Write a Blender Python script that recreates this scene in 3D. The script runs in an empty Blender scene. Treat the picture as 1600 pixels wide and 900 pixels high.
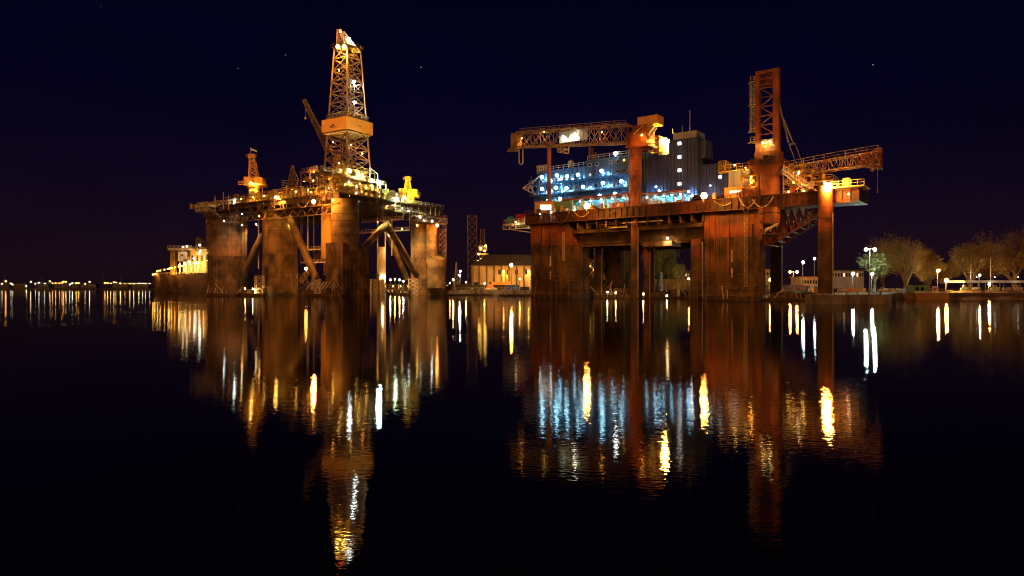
import bpy, math, random
from mathutils import Vector as V
R_ = math.radians
S = bpy.context.scene
col = S.collection
F_, CX, CY, EYE = 1600 * 24 / 36, 800.0, 450.0, 3.0

# ---------------------------------------------------------------- camera, sky, light, exposure
cam = bpy.data.cameras.new('camera'); cam.lens = 24; cam.sensor_width = 36; cam.clip_end = 20000; cam.clip_start = .5
co = bpy.data.objects.new('camera', cam); col.objects.link(co)
co.location = (0, 0, EYE); co.rotation_euler = (R_(90), 0, 0); S.camera = co
w = bpy.data.worlds.new('World'); S.world = w; w.use_nodes = True
nt = w.node_tree; nd = nt.nodes; lk = nt.links
bg = nd['Background']; bg.inputs['Strength'].default_value = 1.0
sky = nd.new('ShaderNodeTexSky'); sky.sky_type = 'NISHITA'; sky.sun_disc = False
sky.sun_elevation = R_(-8); sky.sun_rotation = R_(205); sky.ozone_density = 3
tc = nd.new('ShaderNodeTexCoord'); sx = nd.new('ShaderNodeSeparateXYZ'); lk.new(tc.outputs['Generated'], sx.inputs[0])
rp = nd.new('ShaderNodeValToRGB'); lk.new(sx.outputs['Z'], rp.inputs[0])
el = rp.color_ramp.elements                                   # town glow low down, deep navy overhead
el[0].position = 0.0; el[0].color = (.0090, .0036, .0062, 1)
el[1].position = 1.0; el[1].color = (.0004, .0004, .0040, 1)
for p, c in ((.06, (.0080, .0030, .0080)), (.14, (.0044, .0020, .0105)), (.24, (.0018, .0011, .0105)), (.40, (.0008, .0007, .0080))):
    e = el.new(p); e.color = (*c, 1)
ad = nd.new('ShaderNodeVectorMath'); ad.operation = 'MULTIPLY_ADD'
cn = nd.new('ShaderNodeTexNoise'); cn.inputs['Scale'].default_value = 2.2; cn.inputs['Detail'].default_value = 5; cm = nd.new('ShaderNodeMapping'); cm.inputs['Scale'].default_value = (1, 1, 3.5)
lk.new(tc.outputs['Generated'], cm.inputs[0]); lk.new(cm.outputs[0], cn.inputs['Vector']); cr_ = nd.new('ShaderNodeMapRange'); lk.new(cn.outputs['Fac'], cr_.inputs[0]); cr_.inputs[1].default_value = .3; cr_.inputs[2].default_value = .7; cr_.inputs[3].default_value = .78; cr_.inputs[4].default_value = 1.25
cs_ = nd.new('ShaderNodeVectorMath'); cs_.operation = 'SCALE'; lk.new(rp.outputs[0], cs_.inputs[0]); lk.new(cr_.outputs[0], cs_.inputs['Scale'])   # thin uneven night cloud
lk.new(sky.outputs[0], ad.inputs[0]); ad.inputs[1].default_value = (.05, .05, .05); lk.new(cs_.outputs[0], ad.inputs[2])
lk.new(ad.outputs[0], bg.inputs['Color'])
sun = bpy.data.lights.new('town_glow', 'SUN'); sun.energy = 1.3; sun.angle = R_(40); sun.color = (1, .42, .13)
so = bpy.data.objects.new('town_glow', sun); col.objects.link(so); so.rotation_euler = (R_(72), 0, R_(-25))
S.view_settings.view_transform = 'Standard'; S.view_settings.look = 'None'
S.view_settings.exposure = 0; S.view_settings.gamma = 1
S.cycles.use_denoising = True; S.cycles.filter_width = 1.1; S.cycles.use_adaptive_sampling = False
S.cycles.max_bounces = 5; S.cycles.diffuse_bounces = 2; S.cycles.glossy_bounces = 3
S.cycles.sample_clamp_indirect = 6; S.cycles.caustics_reflective = False; S.cycles.caustics_refractive = False

# ---------------------------------------------------------------- geometry helpers
def at(px, y, py=CY): return V(((px - CX) / F_ * y, y, EYE + (CY - py) / F_ * y))

class MB:
    def __init__(s): s.v = []; s.f = []; s.m = []; s.s = []
    def add(s, pts, faces, m=0, sm=False):
        b = len(s.v); s.v += [V(p) for p in pts]
        for f in faces: s.f.append([b + i for i in f]); s.m.append(m); s.s.append(sm)
    def hexa(s, a, b, m=0):                                   # bottom ring a (4), top ring b (4)
        s.add(list(a) + list(b), [(3, 2, 1, 0), (4, 5, 6, 7), (0, 1, 5, 4), (1, 2, 6, 5), (2, 3, 7, 6), (3, 0, 4, 7)], m)
    def prism(s, a, b, m=0):
        n = len(a)
        s.add(list(a) + list(b), [tuple(range(n - 1, -1, -1)), tuple(range(n, 2 * n))] + [(i, (i + 1) % n, n + (i + 1) % n, n + i) for i in range(n)], m)
    def box(s, x0, x1, y0, y1, z0, z1, m=0):
        s.hexa([(x0, y0, z0), (x1, y0, z0), (x1, y1, z0), (x0, y1, z0)], [(x0, y0, z1), (x1, y0, z1), (x1, y1, z1), (x0, y1, z1)], m)
    def bar(s, a, b, w, m=0):
        a = V(a); b = V(b); d = b - a
        if d.length < 1e-5: return
        d.normalize(); r = V((0, 0, 1)) if abs(d.z) < .95 else V((1, 0, 0))
        x = d.cross(r).normalized() * w / 2; y = d.cross(x).normalized() * w / 2
        s.hexa([a - x - y, a + x - y, a + x + y, a - x + y], [b - x - y, b + x - y, b + x + y, b - x + y], m)
    def tube(s, a, b, r0, r1=None, n=12, m=0, cap=True):
        r1 = r0 if r1 is None else r1; a = V(a); b = V(b); d = (b - a).normalized()
        q = V((0, 0, 1)) if abs(d.z) < .95 else V((1, 0, 0)); x = d.cross(q).normalized(); y = d.cross(x).normalized()
        ps = []
        for c, r in ((a, r0), (b, r1)):
            for i in range(n):
                t = 2 * math.pi * i / n; ps.append(c + x * math.cos(t) * r + y * math.sin(t) * r)
        s.add(ps, [(i, (i + 1) % n, n + (i + 1) % n, n + i) for i in range(n)], m, True)
        if cap: s.add(ps, [tuple(range(n - 1, -1, -1)), tuple(range(n, 2 * n))], m)
    def ball(s, c, r, n=10, k=6, m=0, sc=(1, 1, 1)):
        c = V(c); ps = [c + V((0, 0, -r * sc[2]))]
        for j in range(1, k):
            a = -math.pi / 2 + math.pi * j / k
            for i in range(n):
                t = 2 * math.pi * i / n
                ps.append(c + V((r * math.cos(a) * math.cos(t) * sc[0], r * math.cos(a) * math.sin(t) * sc[1], r * math.sin(a) * sc[2])))
        ps.append(c + V((0, 0, r * sc[2]))); f = []
        for i in range(n):
            f.append((0, 1 + (i + 1) % n, 1 + i)); f.append((len(ps) - 1, 1 + (k - 2) * n + i, 1 + (k - 2) * n + (i + 1) % n))
            for j in range(k - 2): f.append((1 + j * n + i, 1 + j * n + (i + 1) % n, 1 + (j + 1) * n + (i + 1) % n, 1 + (j + 1) * n + i))
        s.add(ps, f, m, True)
    def rail(s, pts, h=1.2, step=2.2, w=.09, m=0):
        for a, b in zip(pts, pts[1:]):
            a = V(a); b = V(b); n = max(1, round((b - a).length / step)); u = V((0, 0, h))
            for i in range(n + 1): p = a.lerp(b, i / n); s.bar(p, p + u, w, m)
            s.bar(a + u, b + u, w, m); s.bar(a + u * .5, b + u * .5, w * .8, m)
    def lattice(s, A, B, n, wl, wb, m=0, xb=True, t0=0., t1=1.):
        k = len(A); A = [V(p) for p in A]; B = [V(p) for p in B]
        for i in range(k): s.bar(A[i].lerp(B[i], t0), A[i].lerp(B[i], t1), wl, m)
        for j in range(n + 1):
            t = t0 + (t1 - t0) * j / n
            for i in range(k):
                p, q = A[i].lerp(B[i], t), A[(i + 1) % k].lerp(B[(i + 1) % k], t)
                if k > 2 or i == 0: s.bar(p, q, wb, m)
                if j < n and (k > 2 or i == 0):
                    t2 = t0 + (t1 - t0) * (j + 1) / n
                    p2, q2 = A[i].lerp(B[i], t2), A[(i + 1) % k].lerp(B[(i + 1) % k], t2)
                    if xb or j % 2 == 0: s.bar(p, q2, wb, m)
                    if xb or j % 2 == 1: s.bar(q, p2, wb, m)
    def build(s, name, mats, parent=None, loc=None):
        o0 = V(loc) if loc is not None else (LOC[parent.name] if parent else V((0, 0, 0)))
        me = bpy.data.meshes.new(name); me.from_pydata([v - o0 for v in s.v], [], s.f)
        mats = mats if isinstance(mats, (list, tuple)) else [mats]
        for m in mats: me.materials.append(m)
        me.polygons.foreach_set('material_index', s.m); me.polygons.foreach_set('use_smooth', s.s); me.update()
        o = bpy.data.objects.new(name, me); col.objects.link(o)
        if parent: o.parent = parent
        else: o.location = o0
        LOC[o.name] = o0
        return o
LOC = {}
def tag(o, label=None, cat=None, group=None, kind=None):
    if label: o['label'] = label
    if cat: o['category'] = cat
    if group: o['group'] = group
    if kind: o['kind'] = kind
    return o
def thing(name, loc, label, cat, group=None):
    o = bpy.data.objects.new(name, None); col.objects.link(o); o.location = V(loc); LOC[o.name] = V(loc)
    return tag(o, label, cat, group)
class Frame:
    def __init__(s, o, eu): s.o = V((o[0], o[1])); s.eu = V(eu).normalized(); s.ev = V((abs(s.eu.y), abs(s.eu.x)))
    def P(s, u, v, z): q = s.o + s.eu * u + s.ev * v; return V((q.x, q.y, z))
    def _s(s, px, b, e):
        k = (px - CX) / F_; return (k * b.y - b.x) / (e.x - k * e.y)
    def u_at(s, px, v): return s._s(px, s.o + s.ev * v, s.eu)
    def v_at(s, px, u): return s._s(px, s.o + s.eu * u, s.ev)
    def pt(s, px, py, v=None, u=None):
        if v is not None: u = s.u_at(px, v)
        else: v = s.v_at(px, u)
        p = s.P(u, v, 0); p.z = EYE + (CY - py) / F_ * p.y; return p
    def ring(s, u0, u1, v0, v1, z): return [s.P(u0, v0, z), s.P(u1, v0, z), s.P(u1, v1, z), s.P(u0, v1, z)]
    def box(s, mb, u0, u1, v0, v1, z0, z1, m=0): mb.hexa(s.ring(u0, u1, v0, v1, z0), s.ring(u0, u1, v0, v1, z1), m)
    def block(s, mb, x0, x1, yt, yb, v, d, m=0):
        u0, u1 = s.u_at(x0, v), s.u_at(x1, v); yy = s.P((u0 + u1) / 2, v, 0).y
        zt, zb = EYE + (CY - yt) / F_ * yy, EYE + (CY - yb) / F_ * yy
        s.box(mb, u0, u1, v, v + d, zb, zt, m); return u0, u1, zb, zt

# ---------------------------------------------------------------- materials
def mat(name, c, rough=.6, metal=0., c2=None, scale=.5, streak=.2, amount=.5, bump=.0, spec=.3, seams=False):
    m = bpy.data.materials.new(name); m.use_nodes = True; n = m.node_tree.nodes; l = m.node_tree.links
    b = n['Principled BSDF']; b.inputs['Roughness'].default_value = rough; b.inputs['Metallic'].default_value = metal
    b.inputs['Specular IOR Level'].default_value = spec
    c2 = c2 or tuple(x * .45 for x in c)
    t = n.new('ShaderNodeTexCoord'); mp = n.new('ShaderNodeMapping'); mp.inputs['Scale'].default_value = (1, 1, streak)
    l.new(t.outputs['Object'], mp.inputs[0])
    no = n.new('ShaderNodeTexNoise'); no.inputs['Scale'].default_value = scale; no.inputs['Detail'].default_value = 7; no.inputs['Roughness'].default_value = .65
    l.new(mp.outputs[0], no.inputs['Vector'])
    r = n.new('ShaderNodeValToRGB'); l.new(no.outputs['Fac'], r.inputs[0])
    a = .5 + .16 * (1 - amount); r.color_ramp.elements[0].position = .56 - .22 * amount - .05; r.color_ramp.elements[1].position = a + .06
    r.color_ramp.elements[0].color = (*c2, 1); r.color_ramp.elements[1].color = (*c, 1)
    last = r.outputs[0]
    if seams:                                    # plate seams and large stains: real marks in the paint
        sp = n.new('ShaderNodeSeparateXYZ'); l.new(t.outputs['Object'], sp.inputs[0]); sm_ = n.new('ShaderNodeMath'); sm_.operation = 'MULTIPLY_ADD'; l.new(sp.outputs['Y'], sm_.inputs[0]); sm_.inputs[1].default_value = .8; l.new(sp.outputs['X'], sm_.inputs[2])
        cb = n.new('ShaderNodeCombineXYZ'); l.new(sm_.outputs[0], cb.inputs[0]); l.new(sp.outputs['Z'], cb.inputs[1])
        br = n.new('ShaderNodeTexBrick'); l.new(cb.outputs[0], br.inputs['Vector']); br.inputs['Scale'].default_value = 1; br.inputs['Brick Width'].default_value = 3.4; br.inputs['Row Height'].default_value = 2.3; br.inputs['Mortar Size'].default_value = .07; br.inputs['Mortar Smooth'].default_value = .4; br.inputs['Bias'].default_value = 0
        br.inputs['Color1'].default_value = (1, 1, 1, 1); br.inputs['Color2'].default_value = (.86, .85, .83, 1); br.inputs['Mortar'].default_value = (.66, .62, .58, 1)
        ns = n.new('ShaderNodeTexNoise'); ns.inputs['Scale'].default_value = .2; ns.inputs['Detail'].default_value = 6; l.new(t.outputs['Object'], ns.inputs['Vector'])
        rs = n.new('ShaderNodeValToRGB'); l.new(ns.outputs['Fac'], rs.inputs[0]); rs.color_ramp.elements[0].position = .36; rs.color_ramp.elements[0].color = (.30, .30, .27, 1); rs.color_ramp.elements[1].position = .60; rs.color_ramp.elements[1].color = (1, 1, 1, 1)
        for q in (br.outputs['Color'], rs.outputs[0]):
            mm = n.new('ShaderNodeMix'); mm.data_type = 'RGBA'; mm.blend_type = 'MULTIPLY'; mm.inputs[0].default_value = 1; l.new(last, mm.inputs[6]); l.new(q, mm.inputs[7]); last = mm.outputs[2]
    l.new(last, b.inputs['Base Color'])
    if bump:
        bp = n.new('ShaderNodeBump'); bp.inputs['Strength'].default_value = bump; bp.inputs['Distance'].default_value = .1
        l.new(no.outputs['Fac'], bp.inputs['Height']); l.new(bp.outputs[0], b.inputs['Normal'])
    return m
GAIN = dict(equipment_module=5.2, drilling_rig=4.8, derrick=5.5, crane_rig=1.3, ship=.5)
_glow = {}
def glow(c, L):
    k = (c, L)
    if k not in _glow:
        m = bpy.data.materials.new('lamp_glow'); m.use_nodes = True; n = m.node_tree.nodes; b = n['Principled BSDF']
        b.inputs['Base Color'].default_value = (.8, .8, .8, 1); b.inputs['Emission Color'].default_value = (*c, 1)
        b.inputs['Emission Strength'].default_value = L; _glow[k] = m
    return _glow[k]
SOD = (1., .36, .045); GOLD = (1., .52, .075); WARM = (1., .66, .28); WHITE = (.92, 1., .92); CYAN = (.45, .9, 1.); BLUE = (.30, .72, 1.); GREEN = (.75, 1., .55); RED = (1., .07, .03)
M = dict(
    column=mat('weathered_column_paint', (.36, .21, .095), .7, c2=(.22, .12, .05), scale=.16, streak=.45, amount=.6, bump=.2, seams=True),
    column_low=mat('tidal_column_steel', (.30, .17, .075), .75, c2=(.10, .055, .025), scale=.28, streak=.4, amount=.6, bump=.3, seams=True),
    steel=mat('brown_structural_steel', (.22, .13, .07), .6, c2=(.07, .035, .02), scale=.9),
    dark2=mat('dark_brown_deck_steel', (.13, .07, .035), .65, c2=(.04, .025, .015), scale=.6),  # darker brown than the structural steel, mottled at random
    dark=mat('dark_steel', (.06, .04, .03), .6, c2=(.025, .018, .014), scale=.8),
    yellow=mat('yellow_painted_steel', (.58, .36, .05), .5, c2=(.32, .17, .03), scale=1.2),
    cream=mat('cream_painted_steel', (.62, .52, .36), .5, c2=(.35, .24, .13), scale=.9),
    white=mat('white_painted_steel', (.72, .70, .65), .5, c2=(.45, .38, .30), scale=.8),
    orange=mat('red_orange_hull_paint', (.39, .108, .032), .55, c2=(.20, .055, .018), scale=.35, streak=.3, amount=.6, bump=.15, seams=True),
    orange_rail=mat('orange_wind_wall', (.72, .36, .09), .5, c2=(.60, .28, .07), scale=.35, amount=.35),
    rust=mat('rusty_tidal_steel', (.19, .10, .035), .8, c2=(.065, .04, .016), scale=.4, streak=.3, amount=.7, bump=.4, seams=True),
    deck_shaded=mat('shaded_deck_orange', (.13, .036, .014), .6, c2=(.05, .018, .009), scale=.5, streak=.3, amount=.7, seams=True),  # hull orange darkened: shade on the deck edge below the lamps put into the colour
    blue=mat('blue_cladding', (.06, .135, .26), .5, c2=(.035, .08, .16), scale=.5),
    grey=mat('grey_corrugated_cladding', (.045, .07, .20), .55, c2=(.028, .042, .12), scale=.6, streak=.1),
    pale=mat('pale_corrugated_cladding', (.42, .42, .46), .55, c2=(.26, .26, .28), scale=.6, streak=.1),
    conc=mat('quay_concrete', (.22, .17, .12), .85, c2=(.08, .06, .04), scale=.4, streak=.5, bump=.3),
    soil=mat('shore_ground', (.10, .075, .045), .95, c2=(.04, .035, .02), scale=.15, streak=1, bump=.4),
    sand=mat('sandy_bank', (.42, .20, .08), .95, c2=(.24, .12, .05), scale=.2, streak=1, bump=.4),
    grass=mat('bank_grass', (.08, .09, .03), .95, c2=(.03, .035, .012), scale=.8, streak=1, bump=.4),
    roof=mat('slate_roof', (.07, .055, .045), .8, c2=(.04, .03, .025), scale=.6),
    wall=mat('pale_render_wall', (.58, .45, .26), .85, c2=(.42, .31, .16), scale=.4),
    glass=mat('dark_window_glass', (.02, .02, .025), .15, spec=.6),
    bark=mat('bark', (.12, .075, .04), .9, c2=(.06, .04, .02), scale=2),
    twig=mat('brown_twigs', (.36, .25, .08), .9, c2=(.20, .13, .04), scale=.3, streak=1),
    leaf=mat('young_leaves', (.16, .17, .05), .8, c2=(.09, .10, .03), scale=.4, streak=1),
    green=mat('green_painted_steel', (.13, .26, .11), .5, c2=(.08, .14, .06), scale=.7),
    cyan=mat('cyan_lit_cladding', (.16, .42, .52), .5, c2=(.08, .24, .32), scale=.9, streak=.1),  # cyan lamplight on the deckhouse back walls is put into this colour
    tan=mat('tan_crane_paint', (.38, .24, .10), .55, c2=(.18, .10, .04), scale=.9),
    gcap=mat('green_fibreglass', (.03, .26, .12), .35, scale=.8),
    red=mat('red_painted_steel', (.42, .03, .02), .5, scale=.8),
    bcover=mat('blue_tarpaulin', (.08, .14, .32), .7, scale=.8),
    hull=mat('dark_ship_hull', (.10, .05, .03), .55, c2=(.05, .025, .015), scale=.2, streak=.3, seams=True),
    cable=mat('steel_cable', (.25, .22, .20), .5),
    mark=mat('dark_lettering', (.05, .025, .015), .6),
)

def lamp(parent, p, c, L, r, part=True, aim=(.1, 1, -.8)):
    """a lit floodlight: housing with bracket (part) and glowing bulb (sub-part); on a part it is the bulb alone"""
    nm = str(parent.name).split('.')[0]; hooded = L < 300 or nm == 'ship'
    if r < .5: L, r = L / .42, r * .65
    p = V(p); L = L * GAIN.get(nm, 1)
    if hooded:                                   # most deck lamps are shielded floodlights that throw their light inboard and down
        a = V(aim).normalized(); d = bpy.data.lights.new('flood_or_fill_beam', 'SPOT'); d.energy = 39.5 * L * r * r * 3; d.color = c; d.spot_size = R_(150); d.spot_blend = .8; d.shadow_soft_size = .12
        o = bpy.data.objects.new('flood_or_fill_beam', d); col.objects.link(o); o.parent = parent; o.location = p + a * r * 1.35 - LOC[parent.name]
        o.rotation_euler = a.to_track_quat('-Z', 'Y').to_euler(); L = min(L * .22, 70)
    if part:
        mb = MB(); mb.tube(p + V((0, 0, r * 1.05)), p + V((0, 0, r * 1.25)), r * .75, r * .4, 8)
        mb.bar(p + V((0, r * 1.0, r * 1.15)), p + V((0, r * 1.0, -r * 2.2)), max(.08, r * .2)); mb.bar(p + V((0, r * 1.0, r * 1.15)), p + V((0, 0, r * 1.15)), max(.08, r * .2))
        parent = mb.build('floodlight', M['dark'], parent)
    mb = MB(); mb.ball(p, r, 8, 5)
    return mb.build('bulb', glow(c, L), parent)

# ================================================================ SETTING
def sheet(name, pts, z, m, kind='structure'):
    mb = MB(); mb.add([(x, y, z) for x, y in pts], [tuple(range(len(pts)))]); return tag(mb.build(name, m), kind=kind)
wm = bpy.data.materials.new('harbour_water'); wm.use_nodes = True
n = wm.node_tree.nodes; l = wm.node_tree.links
for q in list(n):
    if q.type == 'BSDF_PRINCIPLED': n.remove(q)
out = [q for q in n if q.type == 'OUTPUT_MATERIAL'][0]
gl = n.new('ShaderNodeBsdfGlossy'); gl.distribution = 'BECKMANN'; gl.inputs['Roughness'].default_value = .05; gl.inputs['Color'].default_value = (.82, .82, .82, 1)
df = n.new('ShaderNodeBsdfDiffuse'); df.inputs['Color'].default_value = (.004, .004, .005, 1)
fr = n.new('ShaderNodeFresnel'); fr.inputs['IOR'].default_value = 1.34
mx = n.new('ShaderNodeMixShader'); l.new(fr.outputs[0], mx.inputs[0]); l.new(df.outputs[0], mx.inputs[1]); l.new(gl.outputs[0], mx.inputs[2]); l.new(mx.outputs[0], out.inputs[0])
t = n.new('ShaderNodeTexCoord')
n1 = n.new('ShaderNodeTexNoise'); n1.inputs['Scale'].default_value = 9; n1.inputs['Detail'].default_value = 2
n2 = n.new('ShaderNodeTexNoise'); n2.inputs['Scale'].default_value = 1.6; n2.inputs['Detail'].default_value = 2
mpw = n.new('ShaderNodeMapping'); mpw.inputs['Scale'].default_value = (.55, 1, 1); l.new(t.outputs['Object'], mpw.inputs[0]); l.new(mpw.outputs[0], n1.inputs['Vector']); l.new(mpw.outputs[0], n2.inputs['Vector'])
b1 = n.new('ShaderNodeBump'); b1.inputs['Distance'].default_value = .0036; b2 = n.new('ShaderNodeBump'); b2.inputs['Distance'].default_value = .0018
l.new(n1.outputs['Fac'], b1.inputs['Height']); l.new(n2.outputs['Fac'], b2.inputs['Height']); l.new(b2.outputs[0], b1.inputs['Normal']); l.new(b1.outputs[0], gl.inputs['Normal'])
n3 = n.new('ShaderNodeTexNoise'); n3.inputs['Scale'].default_value = .045; n3.inputs['Detail'].default_value = 3; l.new(mpw.outputs[0], n3.inputs['Vector'])   # wind patches
mr = n.new('ShaderNodeMapRange'); l.new(n3.outputs['Fac'], mr.inputs[0]); mr.inputs[1].default_value = .35; mr.inputs[2].default_value = .65; mr.inputs[3].default_value = .25; mr.inputs[4].default_value = 1.0; l.new(mr.outputs[0], b1.inputs['Strength'])
sheet('water', [(-9000, -60), (9000, -60), (9000, 9500), (-9000, 9500)], 0, wm)

LZ = 1.6
shore = [(-9000, 1500), (-330, 1500), (-120, 560), at(640, 400).xy, at(690, 305).xy, at(832, 300).xy, at(900, 262).xy, at(1090, 236).xy, at(1250, 205).xy, at(1400, 195).xy, at(1470, 188).xy, (9000, 188), (9000, 9500), (-9000, 9500)]
mb = MB(); mb.prism([(x, y, -1) for x, y in shore], [(x, y, LZ) for x, y in shore]); tag(mb.build('ground', M['soil']), kind='structure')
mb = MB(); q = [at(690, 302), at(832, 297), at(832, 309), at(690, 315)]                      # quay edge of the warehouse yard
mb.prism([(p.x, p.y, -1) for p in q], [(p.x, p.y, 2.0) for p in q]); tag(mb.build('quay', M['conc']), kind='structure')
mb = MB(); a, b = at(1258, 128), at(1385, 128); c_, d_ = at(1402, 185), at(1290, 200)
mb.prism([(p.x, p.y, -1) for p in (a, b, c_, d_)], [(p.x, p.y, 1.75) for p in (a, b, c_, d_)])
for i in range(14):
    p = a.lerp(b, (i + .5) / 14); mb.box(p.x - .12, p.x + .12, p.y - .25, p.y - .02, -.5, 1.5)
tag(mb.build('pier', M['conc']), kind='structure')
mb = MB()                                                                                     # sandy bank, right edge
pts = [(at(1478 + 14 * i, 183 + 3 * math.sin(i * 1.7)), at(1478 + 14 * i, 200)) for i in range(16)]
for (p, q_), (r, s_) in zip(pts, pts[1:]):
    mb.add([(p.x, p.y, -.2), (r.x, r.y, -.2), (s_.x, s_.y, 2.25 + .2 * math.sin(p.x)), (q_.x, q_.y, 2.25 + .2 * math.sin(q_.x))], [(0, 1, 2, 3)], 0, True)
tag(mb.build('bank', M['sand']), kind='structure')
mb = MB(); rnd = random.Random(4)                                                            # grassy mud bank under the right rig
xs = [at(925 + 16 * i, 0 or 228 - 1.1 * i) for i in range(23)]
for i in range(22):
    p, r = xs[i], xs[i + 1]; h0, h1 = 1.9 + .4 * math.sin(i * 1.3), 1.9 + .4 * math.sin((i + 1) * 1.3)
    mb.add([(p.x, p.y, -.2), (r.x, r.y, -.2), (r.x, r.y + 6, h1), (p.x, p.y + 6, h0), (r.x, r.y + 24, 1.7), (p.x, p.y + 24, 1.7)], [(0, 1, 2, 3), (3, 2, 4, 5)], 0, True)
tag(mb.build('embankment', M['grass']), kind='structure')

# ================================================================ LEFT RIG
L = Frame(at(530, 248).xy, (-.835, .55))
RL = thing('drilling_rig', L.P(45, 28, 0), 'tall drilling rig on round columns with a lit lattice derrick and yellow deck lights', 'drilling rig')
ZB, ZT = 33.0, 37.5
UE, VE = L.u_at(320, 0), L.v_at(690, 0)
# deck
mb = MB(); L.box(mb, 0, UE, 0, VE, ZB + 2.6, ZT)
for i in range(24):
    u = UE * i / 23; L.box(mb, u - .15, u + .15, -.35, -.003, ZB + .98, ZT - .3)
for i in range(17):
    v = VE * i / 16; L.box(mb, -.35, -.003, v - .15, v + .15, ZB + .98, ZT - .3)
L.box(mb, -1.2, UE, -1.2, -.4, ZT - .3, ZT + .1); L.box(mb, -1.2, -.4, -.4, VE, ZT - .3, ZT + .1)
L.box(mb, -.9, UE, -.9, -.2, ZB + .3, ZB + .97); L.box(mb, -.9, -.2, -.2, VE, ZB + .3, ZB + .97)
for i in range(12): L.box(mb, UE * (i + .5) / 12 - .3, UE * (i + .5) / 12 + .3, 0.01, VE - .01, ZB + 1.2, ZB + 2.597)
mb.build('deck', M['dark2'], RL)
mb = MB()
for i in range(16):                                              # truss under the deck edges
    a, b = UE * i / 16, UE * (i + 1) / 16; m_ = (a + b) / 2
    mb.bar(L.P(a, .3, ZB + .2), L.P(m_, .3, ZB - 2.6), .3); mb.bar(L.P(b, .3, ZB + .2), L.P(m_, .3, ZB - 2.6), .3)
mb.bar(L.P(0, .3, ZB - 2.6), L.P(UE, .3, ZB - 2.6), .35)
for i in range(10):
    a, b = VE * i / 10, VE * (i + 1) / 10; m_ = (a + b) / 2
    mb.bar(L.P(.3, a, ZB + .2), L.P(.3, m_, ZB - 2.2), .3); mb.bar(L.P(.3, b, ZB + .2), L.P(.3, m_, ZB - 2.2), .3)
mb.bar(L.P(.3, 0, ZB - 2.2), L.P(.3, VE, ZB - 2.2), .35)
mb.build('deck_truss', M['steel'], RL)
mb = MB(); mb.rail([L.P(UE, -1.1, ZT + .1), L.P(-1.1, -1.1, ZT + .1), L.P(-1.1, VE, ZT + .1)], 1.3, 2.4, .12); mb.build('railing', M['cream'], RL)

def column_part(ctr, r, z0, zmid, z1, name='column', n=40):
    mb = MB(); c = V((ctr.x, ctr.y, 0)); up = V((0, 0, 1))
    mb.tube(c + up * zmid, c + up * z1, r, n=n, m=0); mb.tube(c + up * z0, c + up * (zmid - .003), r + .05, n=n, m=1)
    for z in (zmid, (zmid + z1) / 2, z1 - 1.2, (z0 + zmid) / 2): mb.tube(c + up * (z - .12), c + up * (z + .12), r + .14, n=n, m=1)
    mb.tube(c + up * -3, c + up * 1.15, r + .09, n=n, m=2)
    for k in range(7):                                           # fender bars, ladders, draught boards
        t = -math.pi / 2 + (k - 3) * .38
        p = c + V((math.cos(t), math.sin(t), 0)) * (r + .12)
        mb.bar(p + up * 1, p + up * (zmid - 1 if k % 2 else z1 - 2), .16, m=1)
    return mb
def zpx(py, y): return EYE + (CY - py) / F_ * y
cA = L.pt(356, 400, v=9); cB = L.pt(438, 400, v=9); cD = L.pt(669, 400, u=9)
for c, wd, pm in ((cA, 56, 400), (cB, 52, 397)):
    column_part(c, wd / 2 * c.y / F_, -3, zpx(pm, c.y - 7), ZB + 2.597).build('column', [M['column'], M['column_low'], M['dark']], RL)
# column C: octagonal foot box with the corner to the viewer, round shaft above
uC, vC = L.u_at(536, -1), -1
p536 = L.P(uC, vC, 0); zt = zpx(378, p536.y); v576 = L.v_at(576, uC); u519 = max(6., L._s(519, V(p536.xy), L.eu) + uC)
mb = MB()
A_ = L.ring(uC, u519, vC, v576, -3); T_ = L.ring(uC, u519, vC, v576, zt); T_[3] = T_[3] - V((0, 0, 1.5)); T_[2] = T_[2] - V((0, 0, 1.5)); 
mb.hexa(A_, T_, 1)
for k in range(6):
    p = L.P(uC - .06, vC + (v576 - vC) * (k + .5) / 6, 0); mb.bar(p + V((0, 0, .5)), p + V((0, 0, zt - 5)), .16, 1)
cc = L.P((uC + u519) / 2, vC + 5.2, 0); rC = 21.5 * cc.y / F_
mb.tube(cc + V((0, 0, zt - 3)), cc + V((0, 0, ZB + 2.597)), rC, n=40)
for z in (zt + 3, zt + 8, ZB - 3): mb.tube(cc + V((0, 0, z - .12)), cc + V((0, 0, z + .12)), rC + .12, n=40, m=1)
mb.build('column', [M['column'], M['column_low'], M['dark']], RL)
# column D with slanted stub
rD = 27 * cD.y / F_; rU = 21 * cD.y / F_
mb = MB(); zD = zpx(403, cD.y); cU = cD.copy(); cU.x -= 6 * cD.y / F_
mb.tube((cD.x, cD.y, -3), (cD.x, cD.y, zD), rD, n=40, m=1); mb.tube((cU.x, cU.y, zD), (cU.x, cU.y, ZB + 2.597), rU, n=40)
ci = L.pt(676, 400, u=5); ri = 8.5 * ci.y / F_; mb.tube((ci.x, ci.y - 4, zD - 3), (ci.x, ci.y - 4, ZB - 2), ri, n=24)
cs = L.pt(683, 400, u=4); rs = 13.5 * cs.y / F_; lo = []; hi = []
for i in range(28):
    t = 2 * math.pi * i / 28; x, y = cs.x + rs * math.cos(t), cs.y - 5 + rs * math.sin(t) * .9
    lo.append((x, y, 3)); hi.append((x, y, zD + .6 - math.cos(t) * 1.4 - math.sin(t) * -.9))
mb.prism(lo, hi, 0)
mb.build('column', [M['column'], M['column_low'], M['dark']], RL)
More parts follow.
